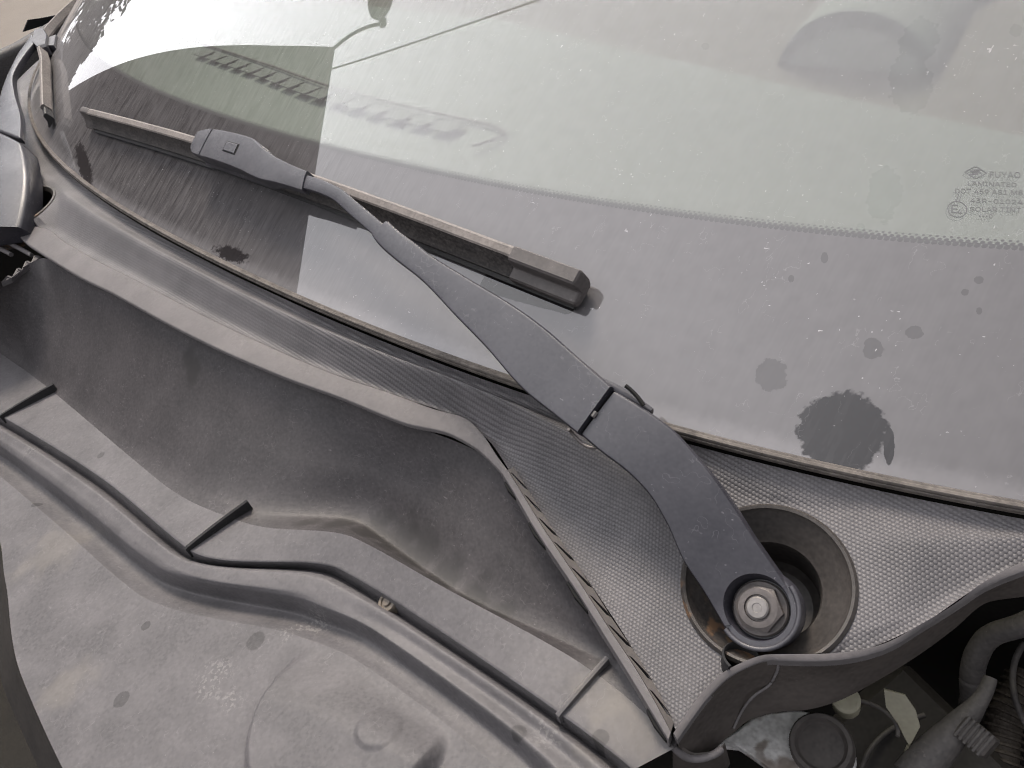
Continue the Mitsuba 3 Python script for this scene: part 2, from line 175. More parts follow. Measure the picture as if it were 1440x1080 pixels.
def bar(L, R, h, n=60, bevel=0.0012, crown=0.0004, r_in=0.0):
    """A flat arm whose upper face runs between the edges L and R, h deep, with rounded shoulders."""
    L, R = resample(L, n), resample(R, n)
    e = unit(R - L)
    t = unit(np.gradient((L + R) / 2, axis=0))
    up = unit(np.cross(e, t))
    up = up * np.sign(up[:, 2:])
    h = np.broadcast_to(np.asarray(h, float), (n,)) if np.ndim(h) == 0 else np.interp(np.linspace(0, 1, n), np.linspace(0, 1, len(h)), h)
    h = h[:, None]
    b = bevel
    loop = [L - up * h + e * r_in, L - up * b * 2.2 - e * b * .35, L - up * b * .9 + e * b * .05, L - up * b * .25 + e * b * .45, L + e * b * 1.3]
    w = np.linalg.norm(R - L, axis=1, keepdims=True)
    for f in (.3, .5, .7):
        loop.append(L + e * w * f + up * crown * 4 * f * (1 - f))
    loop += [R - e * b * 1.3, R - up * b * .25 - e * b * .45, R - up * b * .9 - e * b * .05, R - up * b * 2.2 + e * b * .35, R - up * h - e * r_in]
    return skin(np.stack(loop, 1))


def tube(P, r, n=60, m=12):
    P = resample(P, n, 'cubic')
    t = unit(np.gradient(P, axis=0))
    a = unit(np.cross(t, np.where(np.abs(t[:, 2:]) < .9, [[0, 0, 1.]], [[1., 0, 0]])))
    b = np.cross(t, a)
    r = np.interp(np.linspace(0, 1, n), np.linspace(0, 1, len(np.atleast_1d(r))), np.atleast_1d(r)) if np.ndim(r) else np.full(n, r)
    g = np.arange(m) * 2 * np.pi / m
    return skin(P[:, None] + r[:, None, None] * (np.cos(g)[None, :, None] * a[:, None] + np.sin(g)[None, :, None] * b[:, None]))


def frame(c, axis, up=(0, 1, 0)):
    z = unit(np.array(axis, float))
    x = unit(np.cross(np.array(up, float), z))
    M = np.eye(4)
    M[:3, 0], M[:3, 1], M[:3, 2], M[:3, 3] = x, np.cross(z, x), z, c
    return M


def lathe(profile, M, n=72):
    me = trimesh.creation.revolve(np.array(profile, float), sections=n)
    me.apply_transform(M)
    return me


def hull_box(P, th):
    """A plate with the outline P (points in space), th thick along its normal, edges eased."""
    P = np.asarray(P, float)
    c = P.mean(0)
    n = np.linalg.svd(P - c)[2][2]
    n = n * np.sign(n[2] if abs(n[2]) > .2 else -n[1])
    P = P - ((P - c) @ n)[:, None] * n * 0
    inn = c + (P - c) * .93
    return skin(np.stack([inn, P - n * th * .18, P - n * th * .85, inn - n * th]), cap=True)


def block(M, size, r=.0006):
    x, y, z = (np.array(size) / 2)
    pts = []
    for sx in (-1, 1):
        for sy in (-1, 1):
            for sz in (-1, 1):
                pts += [[sx * (x - r), sy * (y - r), sz * z], [sx * (x - r), sy * y, sz * (z - r)], [sx * x, sy * (y - r), sz * (z - r)]]
    me = trimesh.convex.convex_hull(np.array(pts))
    me.apply_transform(M)
    return me


labels = {}
used = set()


def obj(name, mesh, bsdf, parent=None, smooth=False, uv=None):
    key = base = (parent + '__' if parent else '') + name
    k = 0
    while key in scene or key in labels or key in used:
        k += 1
        key = f'{base}_{k:03d}'
    if isinstance(mesh, tuple) and smooth not in (False, True):
        mesh = trimesh.Trimesh(mesh[0], mesh[1], process=False)
    scene[key] = mikit.ply(mesh, bsdf, smooth=smooth, uv=uv)
    return key


def thing(name, label, cat, group=None):
    key, k = name, 0
    while key in labels:
        k += 1
        key = f'{name}_{k:03d}'
    labels[key] = {'label': label, 'category': cat}
    used.add(key)
    if group:
        labels[key]['group'] = group
    return key


# ------------------------------------------------------------------ materials
N, FB, SS, MIX = mikit.noise, mikit.fbm, mikit.smoothstep, mikit.mix


def dusty(base, dust, lo, hi, scale=45.0, speck=0.5, grain=1.0, extra=None):
    """Plastic under a patchy film of dust: big patches, fine mottling, pale grains."""
    def fn(p, n, uv):
        big = FB(p.x * scale, p.y * scale, p.z * scale, octaves=3)
        fine = FB(p.x * 640, p.y * 640, p.z * 640, octaves=2)
        d = .5 * (lo + hi) + (hi - lo) * .45 * (SS(.2, .8, big) - .5) * 2 * .5 + .62 * grain * (fine - .5)
        g = N(p.x * 640 + 31, p.y * 640, p.z * 640)
        d = d + 1.3 * speck * SS(.91, .97, g) * SS(.35, .6, big)
        line = dr.abs(FB(p.x * 190 + 7, p.y * 190, p.z * 190, octaves=2) - .5)
        d = d + .5 * speck * (1 - SS(0.0, .014, line)) * SS(.52, .64, N(p.x * 90, p.y * 90, p.z * 90))
        c = MIX(base, dust, dr.clip(d, 0, 1))
        return c if extra is None else extra(c, p, uv)
    return mikit.proc(fn)


def sandy(c, p, uv):
    """Patches of yellow sand left on the lower cover."""
    w = FB(p.x * 90, p.y * 90, p.z * 90, octaves=3) - .5
    for x, y, z, r in G['sand']:
        d = dr.sqrt(dr.square(p.x - x) + dr.square(p.y - y)) / r + 1.4 * w
        c = MIX(c, (.125, .112, .092), .24 * (1 - SS(.3, 1.1, d)))
    for x, y, z, r in G['drops']:
        d = dr.sqrt(dr.square(p.x - x) + dr.square(p.y - y)) / r + .5 * w
        c = c * (1 - .42 * (1 - SS(.85, 1.05, d)))
    pale = SS(.52, .66, FB(p.x * 800, p.y * 800, p.z * 800, octaves=2))
    for x, y, z, r in G['scuffs']:
        d = dr.sqrt(dr.square(p.x - x) + dr.square(p.y - y)) / r + 1.6 * w
        c = MIX(c, (.15, .145, .14), .38 * pale * (1 - SS(.3, 1.1, d)))
    return c


def stained_and_shaded(c, p, uv):
    """Dark wet drips on the cover wall, plus shade painted in along its foot."""
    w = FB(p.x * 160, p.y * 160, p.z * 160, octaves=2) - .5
    for x, y, z, r in G['stains_and_shade']:
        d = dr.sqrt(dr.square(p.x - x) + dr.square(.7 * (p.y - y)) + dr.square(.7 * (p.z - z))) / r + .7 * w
        c = MIX(c, (.012, .011, .011), .8 * (1 - SS(.45, 1.15, d)))  # the dark band at the wall foot is shade put into the colour
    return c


def rusty(c, p, uv):
    w = FB(p.x * 200, p.y * 200, p.z * 200, octaves=3)
    low = SS(.016, .034, dr.sqrt(dr.square(p.x - BC[0] + .004) + dr.square(p.y - BC[1] + .012)))
    return MIX(c, (.095, .055, .030), .75 * SS(.55, .75, w + .05) * SS(BC[1] - .012, BC[1] - .026, p.y))


def zinc_rust(c, p, uv):
    return MIX(c, (.07, .045, .028), .75 * SS(.58, .72, FB(p.x * 75 + 4, p.y * 75, p.z * 75, octaves=4)))


def scales(c, p, uv):
    return c * (.80 + .36 * weave(p, None, uv) / .00031)


BC, BR = A3['basin'][0, :3], A3['basin'][0, 3]


def principled(color, rough, spec=.5, **k):
    c = color if isinstance(color, dict) else {'type': 'rgb', 'value': list(color)}
    return {'type': 'twosided', 'b': {'type': 'principled', 'base_color': c, 'roughness': rough, 'specular': spec, **k}}


def fine_relief(p, n, uv):
    return .0002 * FB(p.x * 700, p.y * 600, p.z * 600, octaves=3)


def bumped(inner, fn, eps=1e-4):
    return {'type': 'twosided', 'b': {'type': 'bumpmap', 'arbitrary': mikit.proc(fn, eps=eps), 'scale': 1.0, 'bsdf': inner['b']}}


def weave(p, n, uv):
    """Staggered raised scales of the embossed cowl plastic, 1.7 mm apart."""
    row = uv.y / .00162
    k = dr.floor(row)
    col = uv.x / .00178 + .5 * (k - 2 * dr.floor(k / 2))
    a, b = col - dr.floor(col) - .5, row - k - .5
    h = dr.maximum(0, 1 - 3.0 * a * a - 3.6 * b * b)
    return .00031 * h


bs = {
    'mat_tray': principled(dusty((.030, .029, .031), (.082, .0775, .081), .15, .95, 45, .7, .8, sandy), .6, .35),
    'mat_lip': principled(dusty((.05, .047, .048), (.095, .088, .089), .3, .9, 60, .5, .7), .65, .3),
    'mat_skirt': principled(dusty((.022, .019, .0175), (.058, .050, .045), .2, .9, 60, .4, .7), .6, .3),
    'mat_arm': principled(dusty((.012, .012, .017), (.088, .084, .094), .0, .20, 70, .6, .22), .42, .5),
    'mat_adapter': principled(dusty((.016, .016, .021), (.095, .09, .098), .02, .26, 90, .4, .3), .45, .5),
    'mat_spoiler': principled(dusty((.04, .036, .034), (.15, .132, .122), .25, .8, 90, .3), .6, .35),
    'mat_blade': principled(dusty((.016, .015, .015), (.085, .076, .072), .05, .35, 90, .3), .55, .4),
    'mat_cap': principled(dusty((.022, .020, .020), (.085, .076, .074), .2, .7, 120, .4, .5), .6, .35),
    'mat_rubber': principled(dusty((.008, .008, .009), (.08, .075, .07), .0, .12, 120, .3, .2), .6, .3),
    'mat_gap': principled((.006, .006, .006), .8, .2),
    'mat_basin': principled(dusty((.014, .0125, .012), (.042, .037, .034), .1, .7, 60, .2, 1, rusty), .55, .3),
    'mat_steel': principled(dusty((.042, .038, .037), (.088, .078, .075), .3, .9, 200, .3), .5, .4, metallic=.35),
    'mat_stud': principled(dusty((.10, .094, .092), (.17, .16, .154), .3, .9, 300, .3), .45, .4, metallic=.4),
    'mat_seal': principled(dusty((.03, .027, .025), (.125, .112, .102), .2, .9, 130, .3), .75, .2),
    'mat_frit_print': {'type': 'twosided', 'f': {'type': 'blendbsdf', 'weight': .14, 'a': {'type': 'plastic', 'int_ior': 1.52, 'diffuse_reflectance': {'type': 'rgb', 'value': [.012, .012, .013]}}, 'b': {'type': 'diffuse', 'reflectance': {'type': 'rgb', 'value': [.335, .326, .334]}}}},
    'mat_clip': principled(dusty((.06, .052, .045), (.14, .118, .095), .3, .9, 300), .6, .3),
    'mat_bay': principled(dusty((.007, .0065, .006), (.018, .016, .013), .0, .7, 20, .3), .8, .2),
    'mat_loom': principled(dusty((.014, .011, .009), (.05, .042, .034), .1, .8, 120, .3), .7, .2),
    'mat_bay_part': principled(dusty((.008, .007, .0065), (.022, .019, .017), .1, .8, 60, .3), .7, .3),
    'mat_zinc': principled(dusty((.24, .235, .228), (.48, .475, .465), .2, .95, 160, .2, 1.6, zinc_rust), .5, .4, metallic=.25),
    'mat_black_cap': principled(dusty((.03, .027, .026), (.07, .062, .057), .1, .8, 80), .6, .3),
    'mat_white_plastic': principled(dusty((.22, .215, .16), (.15, .135, .10), .1, .7, 60, .1), .5, .4),
    'mat_hose': principled(dusty((.03, .028, .028), (.085, .078, .074), .2, .8, 60), .6, .3),
    'mat_dash': principled(dusty((.112, .118, .112), (.125, .13, .125), .2, .8, 30, 0), .8, .2),
    'mat_dash_warm': principled((.088, .080, .074), .8, .2),
    'mat_dash_dark': principled((.086, .089, .085), .8, .2),
    'mat_binnacle': principled((.21, .21, .20), .8, .2),
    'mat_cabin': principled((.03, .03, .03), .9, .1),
    'mat_paint': principled(dusty((.025, .024, .025), (.08, .076, .075), .1, .5, 20), .6, .3),
    'mat_ground': principled(dusty((.11, .098, .087), (.15, .136, .122), .1, .9, 2.5, .1), .9, .1),
    'mat_wall': principled((.10, .085, .078), .9, .1),
    'mat_roof': principled((.12, .1, .09), .9, .1),
    'mat_window': principled((.02, .022, .025), .1, .5),
    'mat_leaf': principled((.05, .06, .035), .8, .2),
    'mat_bark': principled((.08, .06, .045), .9, .1),
}
bs['mat_cowl'] = bumped(principled(dusty((.028, .028, .030), (.092, .087, .091), .2, .95, 40, .3, .5, scales), .55, .35), weave)
bs['mat_cowl_plain'] = principled(dusty((.05, .049, .05), (.085, .081, .083), .2, .9, 40, .3, .6), .55, .4)
bs['mat_tray_wall'] = bumped(principled(dusty((.017, .0155, .0165), (.074, .067, .070), .0, .38, 30, .8, .55, stained_and_shaded), .55, .35), fine_relief)
bs['mat_tray'] = bumped(bs['mat_tray'], fine_relief)
scene.update(bs)

SPOTS, DEEP, IMP = A3['spots'], A3['spots_deep'], A3['imprint']
iu = IMP[2] - IMP[0]
il = float(np.linalg.norm(iu))
iu = iu / il


def dust_film(clean_strength):
    """How much of the glass is hidden by dust: even film with runs down the slope, rain-washed spots and wiped marks."""
    def fn(p, n, uv):
        u, s = uv.x, uv.y
        wob = FB(u * 420, s * 420, 3.0, octaves=3) - .5
        left = 1 - SS(-.15, .25, u)
        run = FB(u * 520 + 3 * FB(u * 40, s * 40, 0, octaves=2), s * 45, 1.0, octaves=3)
        run2 = FB(u * 1100, s * 110, 5.0, octaves=2)
        mott = FB(u * 160, s * 160, 9.0, octaves=4)
        d = .10 + .108 * (1 - left) + .035 * (mott - .5) + (.012 + .10 * left) * (run - .5) + (.012 + .09 * left) * (run2 - .5)
        d = d + .14 * (1 - SS(-.52, -.33, u))
        d = d + .10 * (1 - SS(.002, .012, s + .003 * wob)) 
        clean = mi.Float(0)
        for k, (a, b, m0, m1, m2, m3) in enumerate(SPOTS.tolist()):
            du, ds = u - a, s - b
            x, y = m0 * du + m1 * ds, m2 * du + m3 * ds
            q = dr.sqrt(x * x + y * y) + (.30 if k < 2 else .45) * wob
            amount = 1.0 if k < 2 else .34
            clean = dr.maximum(clean, amount * (1 - SS(.93, 1.03, q)))
        streak = FB(u * 500, s * 90, 2.0, octaves=3)
        clean = clean - .06 * SS(.6, .8, clean) * SS(.45, .7, streak)
        for a, b, m0, m1, m2, m3 in DEEP.tolist():
            du, ds = u - a, s - b
            q = dr.sqrt(dr.square(m0 * du + m1 * ds) + dr.square(m2 * du + m3 * ds)) + .8 * wob
            clean = dr.maximum(clean, .95 * (1 - SS(.75, 1.1, q)))
        # the bare rounded rectangle where the blade end used to lie
        du, ds = u - IMP[0, 0], s - IMP[0, 1]
        along, across = du * iu[0] + ds * iu[1], -(du * iu[1] - ds * iu[0])
        r = .004
        ax, ay = dr.abs(along - il / 2) - (il / 2 - r), dr.abs(across - .0085) - (.0085 - r)
        box = dr.sqrt(dr.square(dr.maximum(ax, 0)) + dr.square(dr.maximum(ay, 0))) + dr.minimum(dr.maximum(ax, ay), 0) - r
        clean = dr.maximum(clean, 1.0 * (1 - SS(-.0003, .0003, box + .0006 * wob)))
        d = d * (1 - clean_strength * clean)
        # pale grains, bird lime and hair-thin curls
        g = N(u * 620, s * 620, 4.0)
        d = d + .5 * SS(.955, .985, g) * SS(.5, .7, N(u * 45, s * 45, 7.0))
        curl = dr.abs(FB(u * 210 + 3, s * 150, 6.0, octaves=3) - .5)
        d = d + .10 * (1 - SS(0, .012, curl)) * SS(.66, .76, N(u * 150 + 9, s * 110, 8.0))
        return dr.clip(d, .004, .9)
    return mikit.proc(fn)


DUST = {'type': 'diffuse', 'reflectance': {'type': 'rgb', 'value': [.335, .326, .334]}}
scene['mat_glass'] = {'type': 'blendbsdf', 'weight': dust_film(.9), 'a': {'type': 'thindielectric', 'int_ior': 1.52, 'specular_transmittance': {'type': 'rgb', 'value': [.84, .90, .84]}},
                      'b': {'type': 'twosided', 'd': DUST}}
scene['mat_frit'] = {'type': 'twosided', 'f': {'type': 'blendbsdf', 'weight': dust_film(1.0),
                     'a': {'type': 'plastic', 'int_ior': 1.52, 'diffuse_reflectance': {'type': 'rgb', 'value': [.012, .011, .012]}}, 'b': DUST}}

# ------------------------------------------------------------------ setting: ground and what the glass mirrors
def struct(name, mesh, m, kind='structure', **k):
    key = obj(name, mesh, m, **k)
    labels[key] = {'label': k.get('label', name), 'kind': kind}
    return key


gx = np.linspace(-60, 60, 41)
X, Y = np.meshgrid(gx, gx)
key = obj('ground', grid(np.stack([X, Y, np.full_like(X, -1.0)], -1)), 'mat_ground', smooth=True)
labels[key] = {'label': 'pale beige asphalt ground beyond the car', 'kind': 'structure'}


def plain_box(lo, hi):
    lo, hi = np.array(lo, float), np.array(hi, float)
    return trimesh.creation.box(bounds=[lo, hi])


b = thing('building', 'plain brownish building standing beside the car, seen mirrored in the windshield', 'building')
obj('wall', plain_box((-13, -16, -1), (-7, .28, 5.05)), 'mat_wall', b)
obj('roof', plain_box((-13.2, -16.2, 5.05), (-6.9, .3, 5.14)), 'mat_roof', b)
for k in range(4):
    w = obj('window', plain_box((-7.02, -3.2 - 3.2 * k, .6), (-6.98, -1.6 - 3.2 * k, 2.2)), 'mat_window', b)
lamp = thing('flood_lamp', 'lamp on a bracket at the building corner, mirrored near the top of the glass', 'lamp')
obj('arm', tube([(-7.0, .2, 5.1), (-7.0, .46, 5.46), (-7.0, .60, 5.90)], .022, 20, 8), 'mat_gap', lamp)
obj('head', block(frame((-7.0, .62, 5.93), (0, .3, 1)), (.10, .12, .10), .03), 'mat_gap', lamp)
obj('shade', skin(np.stack([np.array([-7.0, .86, 5.83]) + np.stack([np.cos(g9 := np.linspace(0, 2 * np.pi, 25)[:-1]) * r, np.sin(g9) * r * 1.25, np.full(24, z)], 1) for z, r in ((-.12, .12), (-.06, .17), (.0, .18), (.08, .15), (.14, .08))])), 'mat_gap', lamp, smooth=50)
rng = np.random.default_rng(5)


def tree(c, h, w, label):
    t = thing('tree', label, 'tree', 'trees beyond the building, mirrored in the far end of the glass')
    obj('trunk', tube([(c[0], c[1], -1), (c[0] + .1, c[1], h * .3), (c[0] - .1, c[1] + .1, h * .7)], [.22, .15, .05], 12, 8), 'mat_bark', t)
    P = rng.normal(size=(2600, 3))
    P = unit(P) * rng.uniform(.35, 1, (2600, 1)) ** .6 * np.array([w, w, h * .5])
    P = P * (1 + .35 * np.sin(P[:, :1] * 2 + P[:, 1:2] * 3)) + np.array([c[0], c[1], h * .55])
    d1, d2 = unit(rng.normal(size=P.shape)) * .28, unit(rng.normal(size=P.shape)) * .2
    V = np.stack([P - d1, P + d2, P + d1, P - d2], 1).reshape(-1, 3)
    q = np.arange(len(P))[:, None] * 4
    obj('crown', (V, np.vstack([q + [0, 1, 2], q + [0, 2, 3]])), 'mat_leaf', t)


for cx, cy, h, w, l in ((-27, 2.2, 4.6, 1.8, 'smallest tree, next to the building corner, mirrored in the far glass'), (-27, 5.6, 7.0, 2.6, 'second tree from the building, mirrored in the far glass'), (-30, 10, 8.6, 3.4, 'tallest tree, third from the building, mirrored in the far glass'), (-28, 16, 8.0, 3.4, 'broad tree farthest from the building, mirrored in the far glass')):
    tree((cx, cy), h, w, l)
cab = obj('overhead_cable', tube([(-7.2, .05, 5.3), (-6, .42, 5.7), (-5, .8, 6.15), (-2, 2.0, 7.6), (1, 3.3, 9.2)], .011, 60, 6), 'mat_gap')
labels[cab] = {'label': 'thin dark overhead cable mirrored in the upper glass', 'category': 'cable'}

# ------------------------------------------------------------------ car shell and cabin round the parts in view
bay = thing('engine_bay', 'black shadowed engine compartment below the cowl', 'engine bay')
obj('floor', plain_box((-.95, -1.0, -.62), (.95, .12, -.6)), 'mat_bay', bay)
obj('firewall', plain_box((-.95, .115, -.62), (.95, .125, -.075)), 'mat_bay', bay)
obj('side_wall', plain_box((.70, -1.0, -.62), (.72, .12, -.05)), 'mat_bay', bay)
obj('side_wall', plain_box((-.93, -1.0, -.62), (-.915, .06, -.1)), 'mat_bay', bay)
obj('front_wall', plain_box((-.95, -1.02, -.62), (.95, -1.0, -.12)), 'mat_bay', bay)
cabin = thing('cabin_shell', 'dark roof and inner shell of the car behind the glass', 'car body')
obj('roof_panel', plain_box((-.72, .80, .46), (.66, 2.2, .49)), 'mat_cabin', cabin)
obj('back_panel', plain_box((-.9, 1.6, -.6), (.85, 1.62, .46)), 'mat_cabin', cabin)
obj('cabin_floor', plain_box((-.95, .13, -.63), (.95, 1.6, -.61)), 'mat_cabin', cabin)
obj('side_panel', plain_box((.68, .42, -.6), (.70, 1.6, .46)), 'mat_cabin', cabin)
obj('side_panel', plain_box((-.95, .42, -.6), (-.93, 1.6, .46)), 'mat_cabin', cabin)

# ------------------------------------------------------------------ dashboard under the glass
dash = thing('dashboard', 'grey dashboard top showing dimly through the dusty glass, with a long slotted vent', 'dashboard')
x = np.linspace(-.9, .75, 120)
rows = []
ridge = A3['dash_ridge']
yr = np.interp(x, ridge[:, 0], ridge[:, 1])
for f, z in ((0, -.06), (.04, -.004), (.1, .002), (.42, .006), (.6, .0105), (.7, .014), (.8, .019), (.94, .0275), (1.0, .0285)):
    e = surf(x, 0.03)
    y0 = e[:, 1] + .05
    rows.append(np.stack([x, y0 + (yr - y0) * f, np.full_like(x, z)], -1))
obj('top_pad', grid(np.stack(rows)), 'mat_dash', dash, smooth=True)
step = [np.stack([x, yr, np.full_like(x, .0285)], -1), np.stack([x, yr + .004, np.full_like(x, .0275)], -1), np.stack([x, yr + .10, np.full_like(x, .05)], -1), np.stack([x, yr + .5, np.full_like(x, .0)], -1)]
obj('lower_pad', grid(np.stack(step)), 'mat_dash_warm', dash)
V = A3['vent']
up = resample(np.vstack([V[:5], V[5], V[6]]), 160)
lift = np.array([0, 0, .0])
up[:, 2] = .0120
obj('vent_frame', tube(up, .0012, 160, 8), 'mat_dash_warm', dash, smooth=50)
c0 = resample(V[:5], 200)
tt = np.linspace(.05, .97, 17)
for k in range(16):
    a, c = c0[int(tt[k] * 199)], c0[int((tt[k + 1] - .014) * 199)]
    P = np.array([a + [.004, -.008, 0], c + [.004, -.008, 0], c + [-.003, -.024, 0], a + [-.003, -.024, 0]])
    P[:, 2] = .0132
    obj('vent_slot', skin(np.stack([P, P - [0, 0, .0012]])), 'mat_dash_dark', dash)
cl = thing('instrument_hood', 'arched instrument hood behind the dashboard, faint through the glass', 'instrument cluster')
ar = A3['arch']
ac, aw, az = (ar[0, 0] + ar[2, 0]) / 2, (ar[2, 0] - ar[0, 0]) / 2, min(ar[0, 2], ar[2, 2])
ah = ar[1, 2] - az
S = []
for t in np.linspace(0, np.pi, 48):
    o = np.array([ac - math.cos(t) * aw, .338, az + math.sin(t) * ah])
    i_ = np.array([ac - math.cos(t) * aw * .84, .340, az + math.sin(t) * ah * .72])
    S.append([o, o + [0, .002, .002], o + [0, .12, .012], i_ + [0, .12, .0], i_])
obj('arch', skin(np.array(S)), 'mat_dash', cl, smooth=40)
face = [np.array([ac - math.cos(t) * aw * .86, .3395, az + math.sin(t) * ah * .76]) for t in np.linspace(0, np.pi, 30)]
obj('binnacle_face', skin(np.stack([np.array(face), np.array(face) + [0, .002, 0]])), 'mat_binnacle', cl)
obj('dial_face', block(frame((ac, .45, az + .01), (0, -1, .3)), (aw * 1.7, .07, .004)), 'mat_dash_dark', cl)
sw = thing('steering_wheel', 'dark steering wheel rim at the right edge behind the glass', 'steering wheel')
g = np.linspace(0, 2 * np.pi, 60)
C_ = np.array([.45, .50, -.02])
R_ = np.stack([np.cos(g) * .18, np.sin(g) * .08, np.sin(g) * .16], 1) + C_
obj('rim', tube(R_, .015, 120, 12), 'mat_dash_dark', sw, smooth=50)
obj('hub', block(frame(C_, (0, -.8, .5)), (.16, .1, .03), .01), 'mat_dash_dark', sw)

# ------------------------------------------------------------------ windshield
ws = thing('windshield', 'dusty sloping windshield with a black printed lower band and rain-washed spots', 'windshield')
W0, W2 = G['frit'][0]
x = np.concatenate([np.linspace(-.92, .72, 420)])
wf = W0 + W2 * x**2


def sheet(s0, s1, n, off=0.0):
    f = np.linspace(0, 1, n)[:, None]
    s = s0[None] + (s1 - s0)[None] * f
    xx = np.broadcast_to(x, s.shape)
    v, fc = grid(surf(xx, s, off))
    return (v, fc), np.stack([xx.ravel(), s.ravel()], 1)


m, uv = sheet(wf, np.full_like(x, .92), 40)
obj('glass', m, 'mat_glass', ws, smooth=True, uv=uv)
m, uv = sheet(np.full_like(x, -.002), wf, 16)
obj('frit_band', m, 'mat_frit', ws, smooth=True, uv=uv)
# half-tone dots of the band's upper border
V, F = [], []
g = np.arange(10) * 2 * np.pi / 10
xx = np.arange(-.6, .62, .0027)
for row, (dy, r) in enumerate(((.0004, .00125), (.00195, .00095), (.0035, .00062))):
    for xc in xx + .00135 * (row % 2):
        sc = W0 + W2 * xc**2 + dy
        k = len(V) * 11
        V.append(surf(np.r_[xc, xc + r * np.cos(g)], np.r_[sc, sc + r * np.sin(g)], .00012))
        F.append(np.stack([np.full(10, k), k + 1 + np.arange(10), k + 1 + (np.arange(10) + 1) % 10], 1))
key = obj('frit_dot', (np.vstack(V), np.vstack(F)), 'mat_frit_print', ws)
labels[key] = {'kind': 'stuff'}


UPV = A3['print_up'][0] / A3['print_up'][0, 1]


def on_glass(mesh, u0, s0, u1=None, s1=None, sx=1.0, off=-.0004):
    """Lays lettering drawn in the xy plane on the glass, its baseline from (u0, s0) to (u1, s1)."""
    v = np.array(mesh.vertices)
    if u1 is not None:
        d = np.array([u1 - u0, s1 - s0])
        sx = np.linalg.norm(d) / np.ptp(v[:, 0])
        d = d / np.linalg.norm(d)
    else:
        d = np.array([1.0, 0.0])
    a, c = (v[:, 0] - v[:, 0].min() * (u1 is not None)) * sx, v[:, 1]
    return surf(u0 + a * d[0] + c * UPV[0], s0 + a * d[1] + c * UPV[1], off + v[:, 2] * .1), np.array(mesh.faces)


scene['mat_print'] = bs['mat_frit_print']
scene['mat_print_shadow'] = {'type': 'blendbsdf', 'weight': .35, 'a': {'type': 'thindielectric', 'int_ior': 1.52}, 'b': bs['mat_frit_print']}
TEXT = ['FUYAO', 'LAMINATED', 'DOT 459 AS1 M84', '43R-010242', 'SOLAR TINT', '0']
PM = A3['print_marks']
sh_ = PM[11] - PM[3]


def path_mesh(P, w, closed=False):
    P = np.asarray(P, float)
    ls = LineString(np.vstack([P, P[:1]]) if closed else P).buffer(w / 2)
    return trimesh.creation.extrude_polygon(ls, .0004, engine='earcut')


for mat, dv, off in (('mat_print', np.zeros(2), .0002), ('mat_print_shadow', sh_, .0001)):  # second pass draws the shadow of the print as a fainter, shifted copy
    for t, (u0, s0, u1, s1, cap) in zip(TEXT, A3['print_lines']):
        me = meshkit.text_mesh(t, cap, .0004)
        obj('printed_text_and_shadow', on_glass(me, u0 + dv[0], s0 + dv[1], u1 + dv[0], s1 + dv[1], off=off), mat, ws)
    c, rx, ry = PM[0], (PM[1] - PM[0])[0], (PM[2] - PM[0])[1]
    ell = np.stack([rx * np.cos(g20 := np.linspace(0, 2 * np.pi, 40)[:-1]), ry * np.sin(g20)], 1)
    obj('printed_mark_and_shadow', on_glass(path_mesh(ell, .0004, True), *(c + dv), off=off), mat, ws)
    obj('printed_text_and_shadow', on_glass(meshkit.text_mesh('E', ry * 1.05, .0004), c[0] - rx * .58 + dv[0], c[1] - ry * .5 + dv[1], off=off), mat, ws)
    obj('printed_text_and_shadow', on_glass(meshkit.text_mesh('4', ry * .65, .0004), c[0] + rx * .18 + dv[0], c[1] - ry * .62 + dv[1], off=off), mat, ws)
    for q in (0, .0011):
        obj('printed_mark_and_shadow', on_glass(path_mesh([PM[6] - PM[6] + [q, 0], PM[7] - PM[6] + [q, 0]], .0003), *(PM[6] + dv), off=off), mat, ws)
    c = PM[3]
    hw, hh = (PM[4] - c)[0], (PM[5] - c)[1]
    dia = np.array([[-hw, 0], [-hw * .15, hh], [hw * .15, hh], [hw, 0], [hw * .15, -hh], [-hw * .15, -hh]])
    obj('printed_mark_and_shadow', on_glass(path_mesh(dia, .0004, True), *(c + dv), off=off), mat, ws)
    for yy, x0, x1 in ((.42, -.15, .45), (.12, -.42, .30), (-.12, -.2, .48), (-.42, -.48, .15)):
        obj('printed_mark_and_shadow', on_glass(path_mesh([[hw * (x0 - .1), hh * yy], [hw * x1, hh * (yy + .12)]], hh * .2), *(c + dv), off=off), mat, ws)
    for q in (8, 9, 10):
        obj('printed_mark_and_shadow', on_glass(path_mesh([[0, 0], [.00002, 0]], .0007), *(PM[q] + dv), off=off), mat, ws)

# seal along the bottom edge
xs = np.linspace(-.9, .62, 300)
loop = [surf(xs, -.0046, -.003), surf(xs, -.0046, .0004), surf(xs, -.0040, .0010), surf(xs, -.0034, .0006), surf(xs, -.0031, .0018), surf(xs, -.0024, .0022), surf(xs, -.0012, .0019), surf(xs, -.0008, .0010), surf(xs, .0002, .0009), surf(xs, .0006, .0002), surf(xs, .0005, -.003)]
obj('bottom_seal', skin(np.stack(loop, 1)), 'mat_seal', ws, smooth=35)

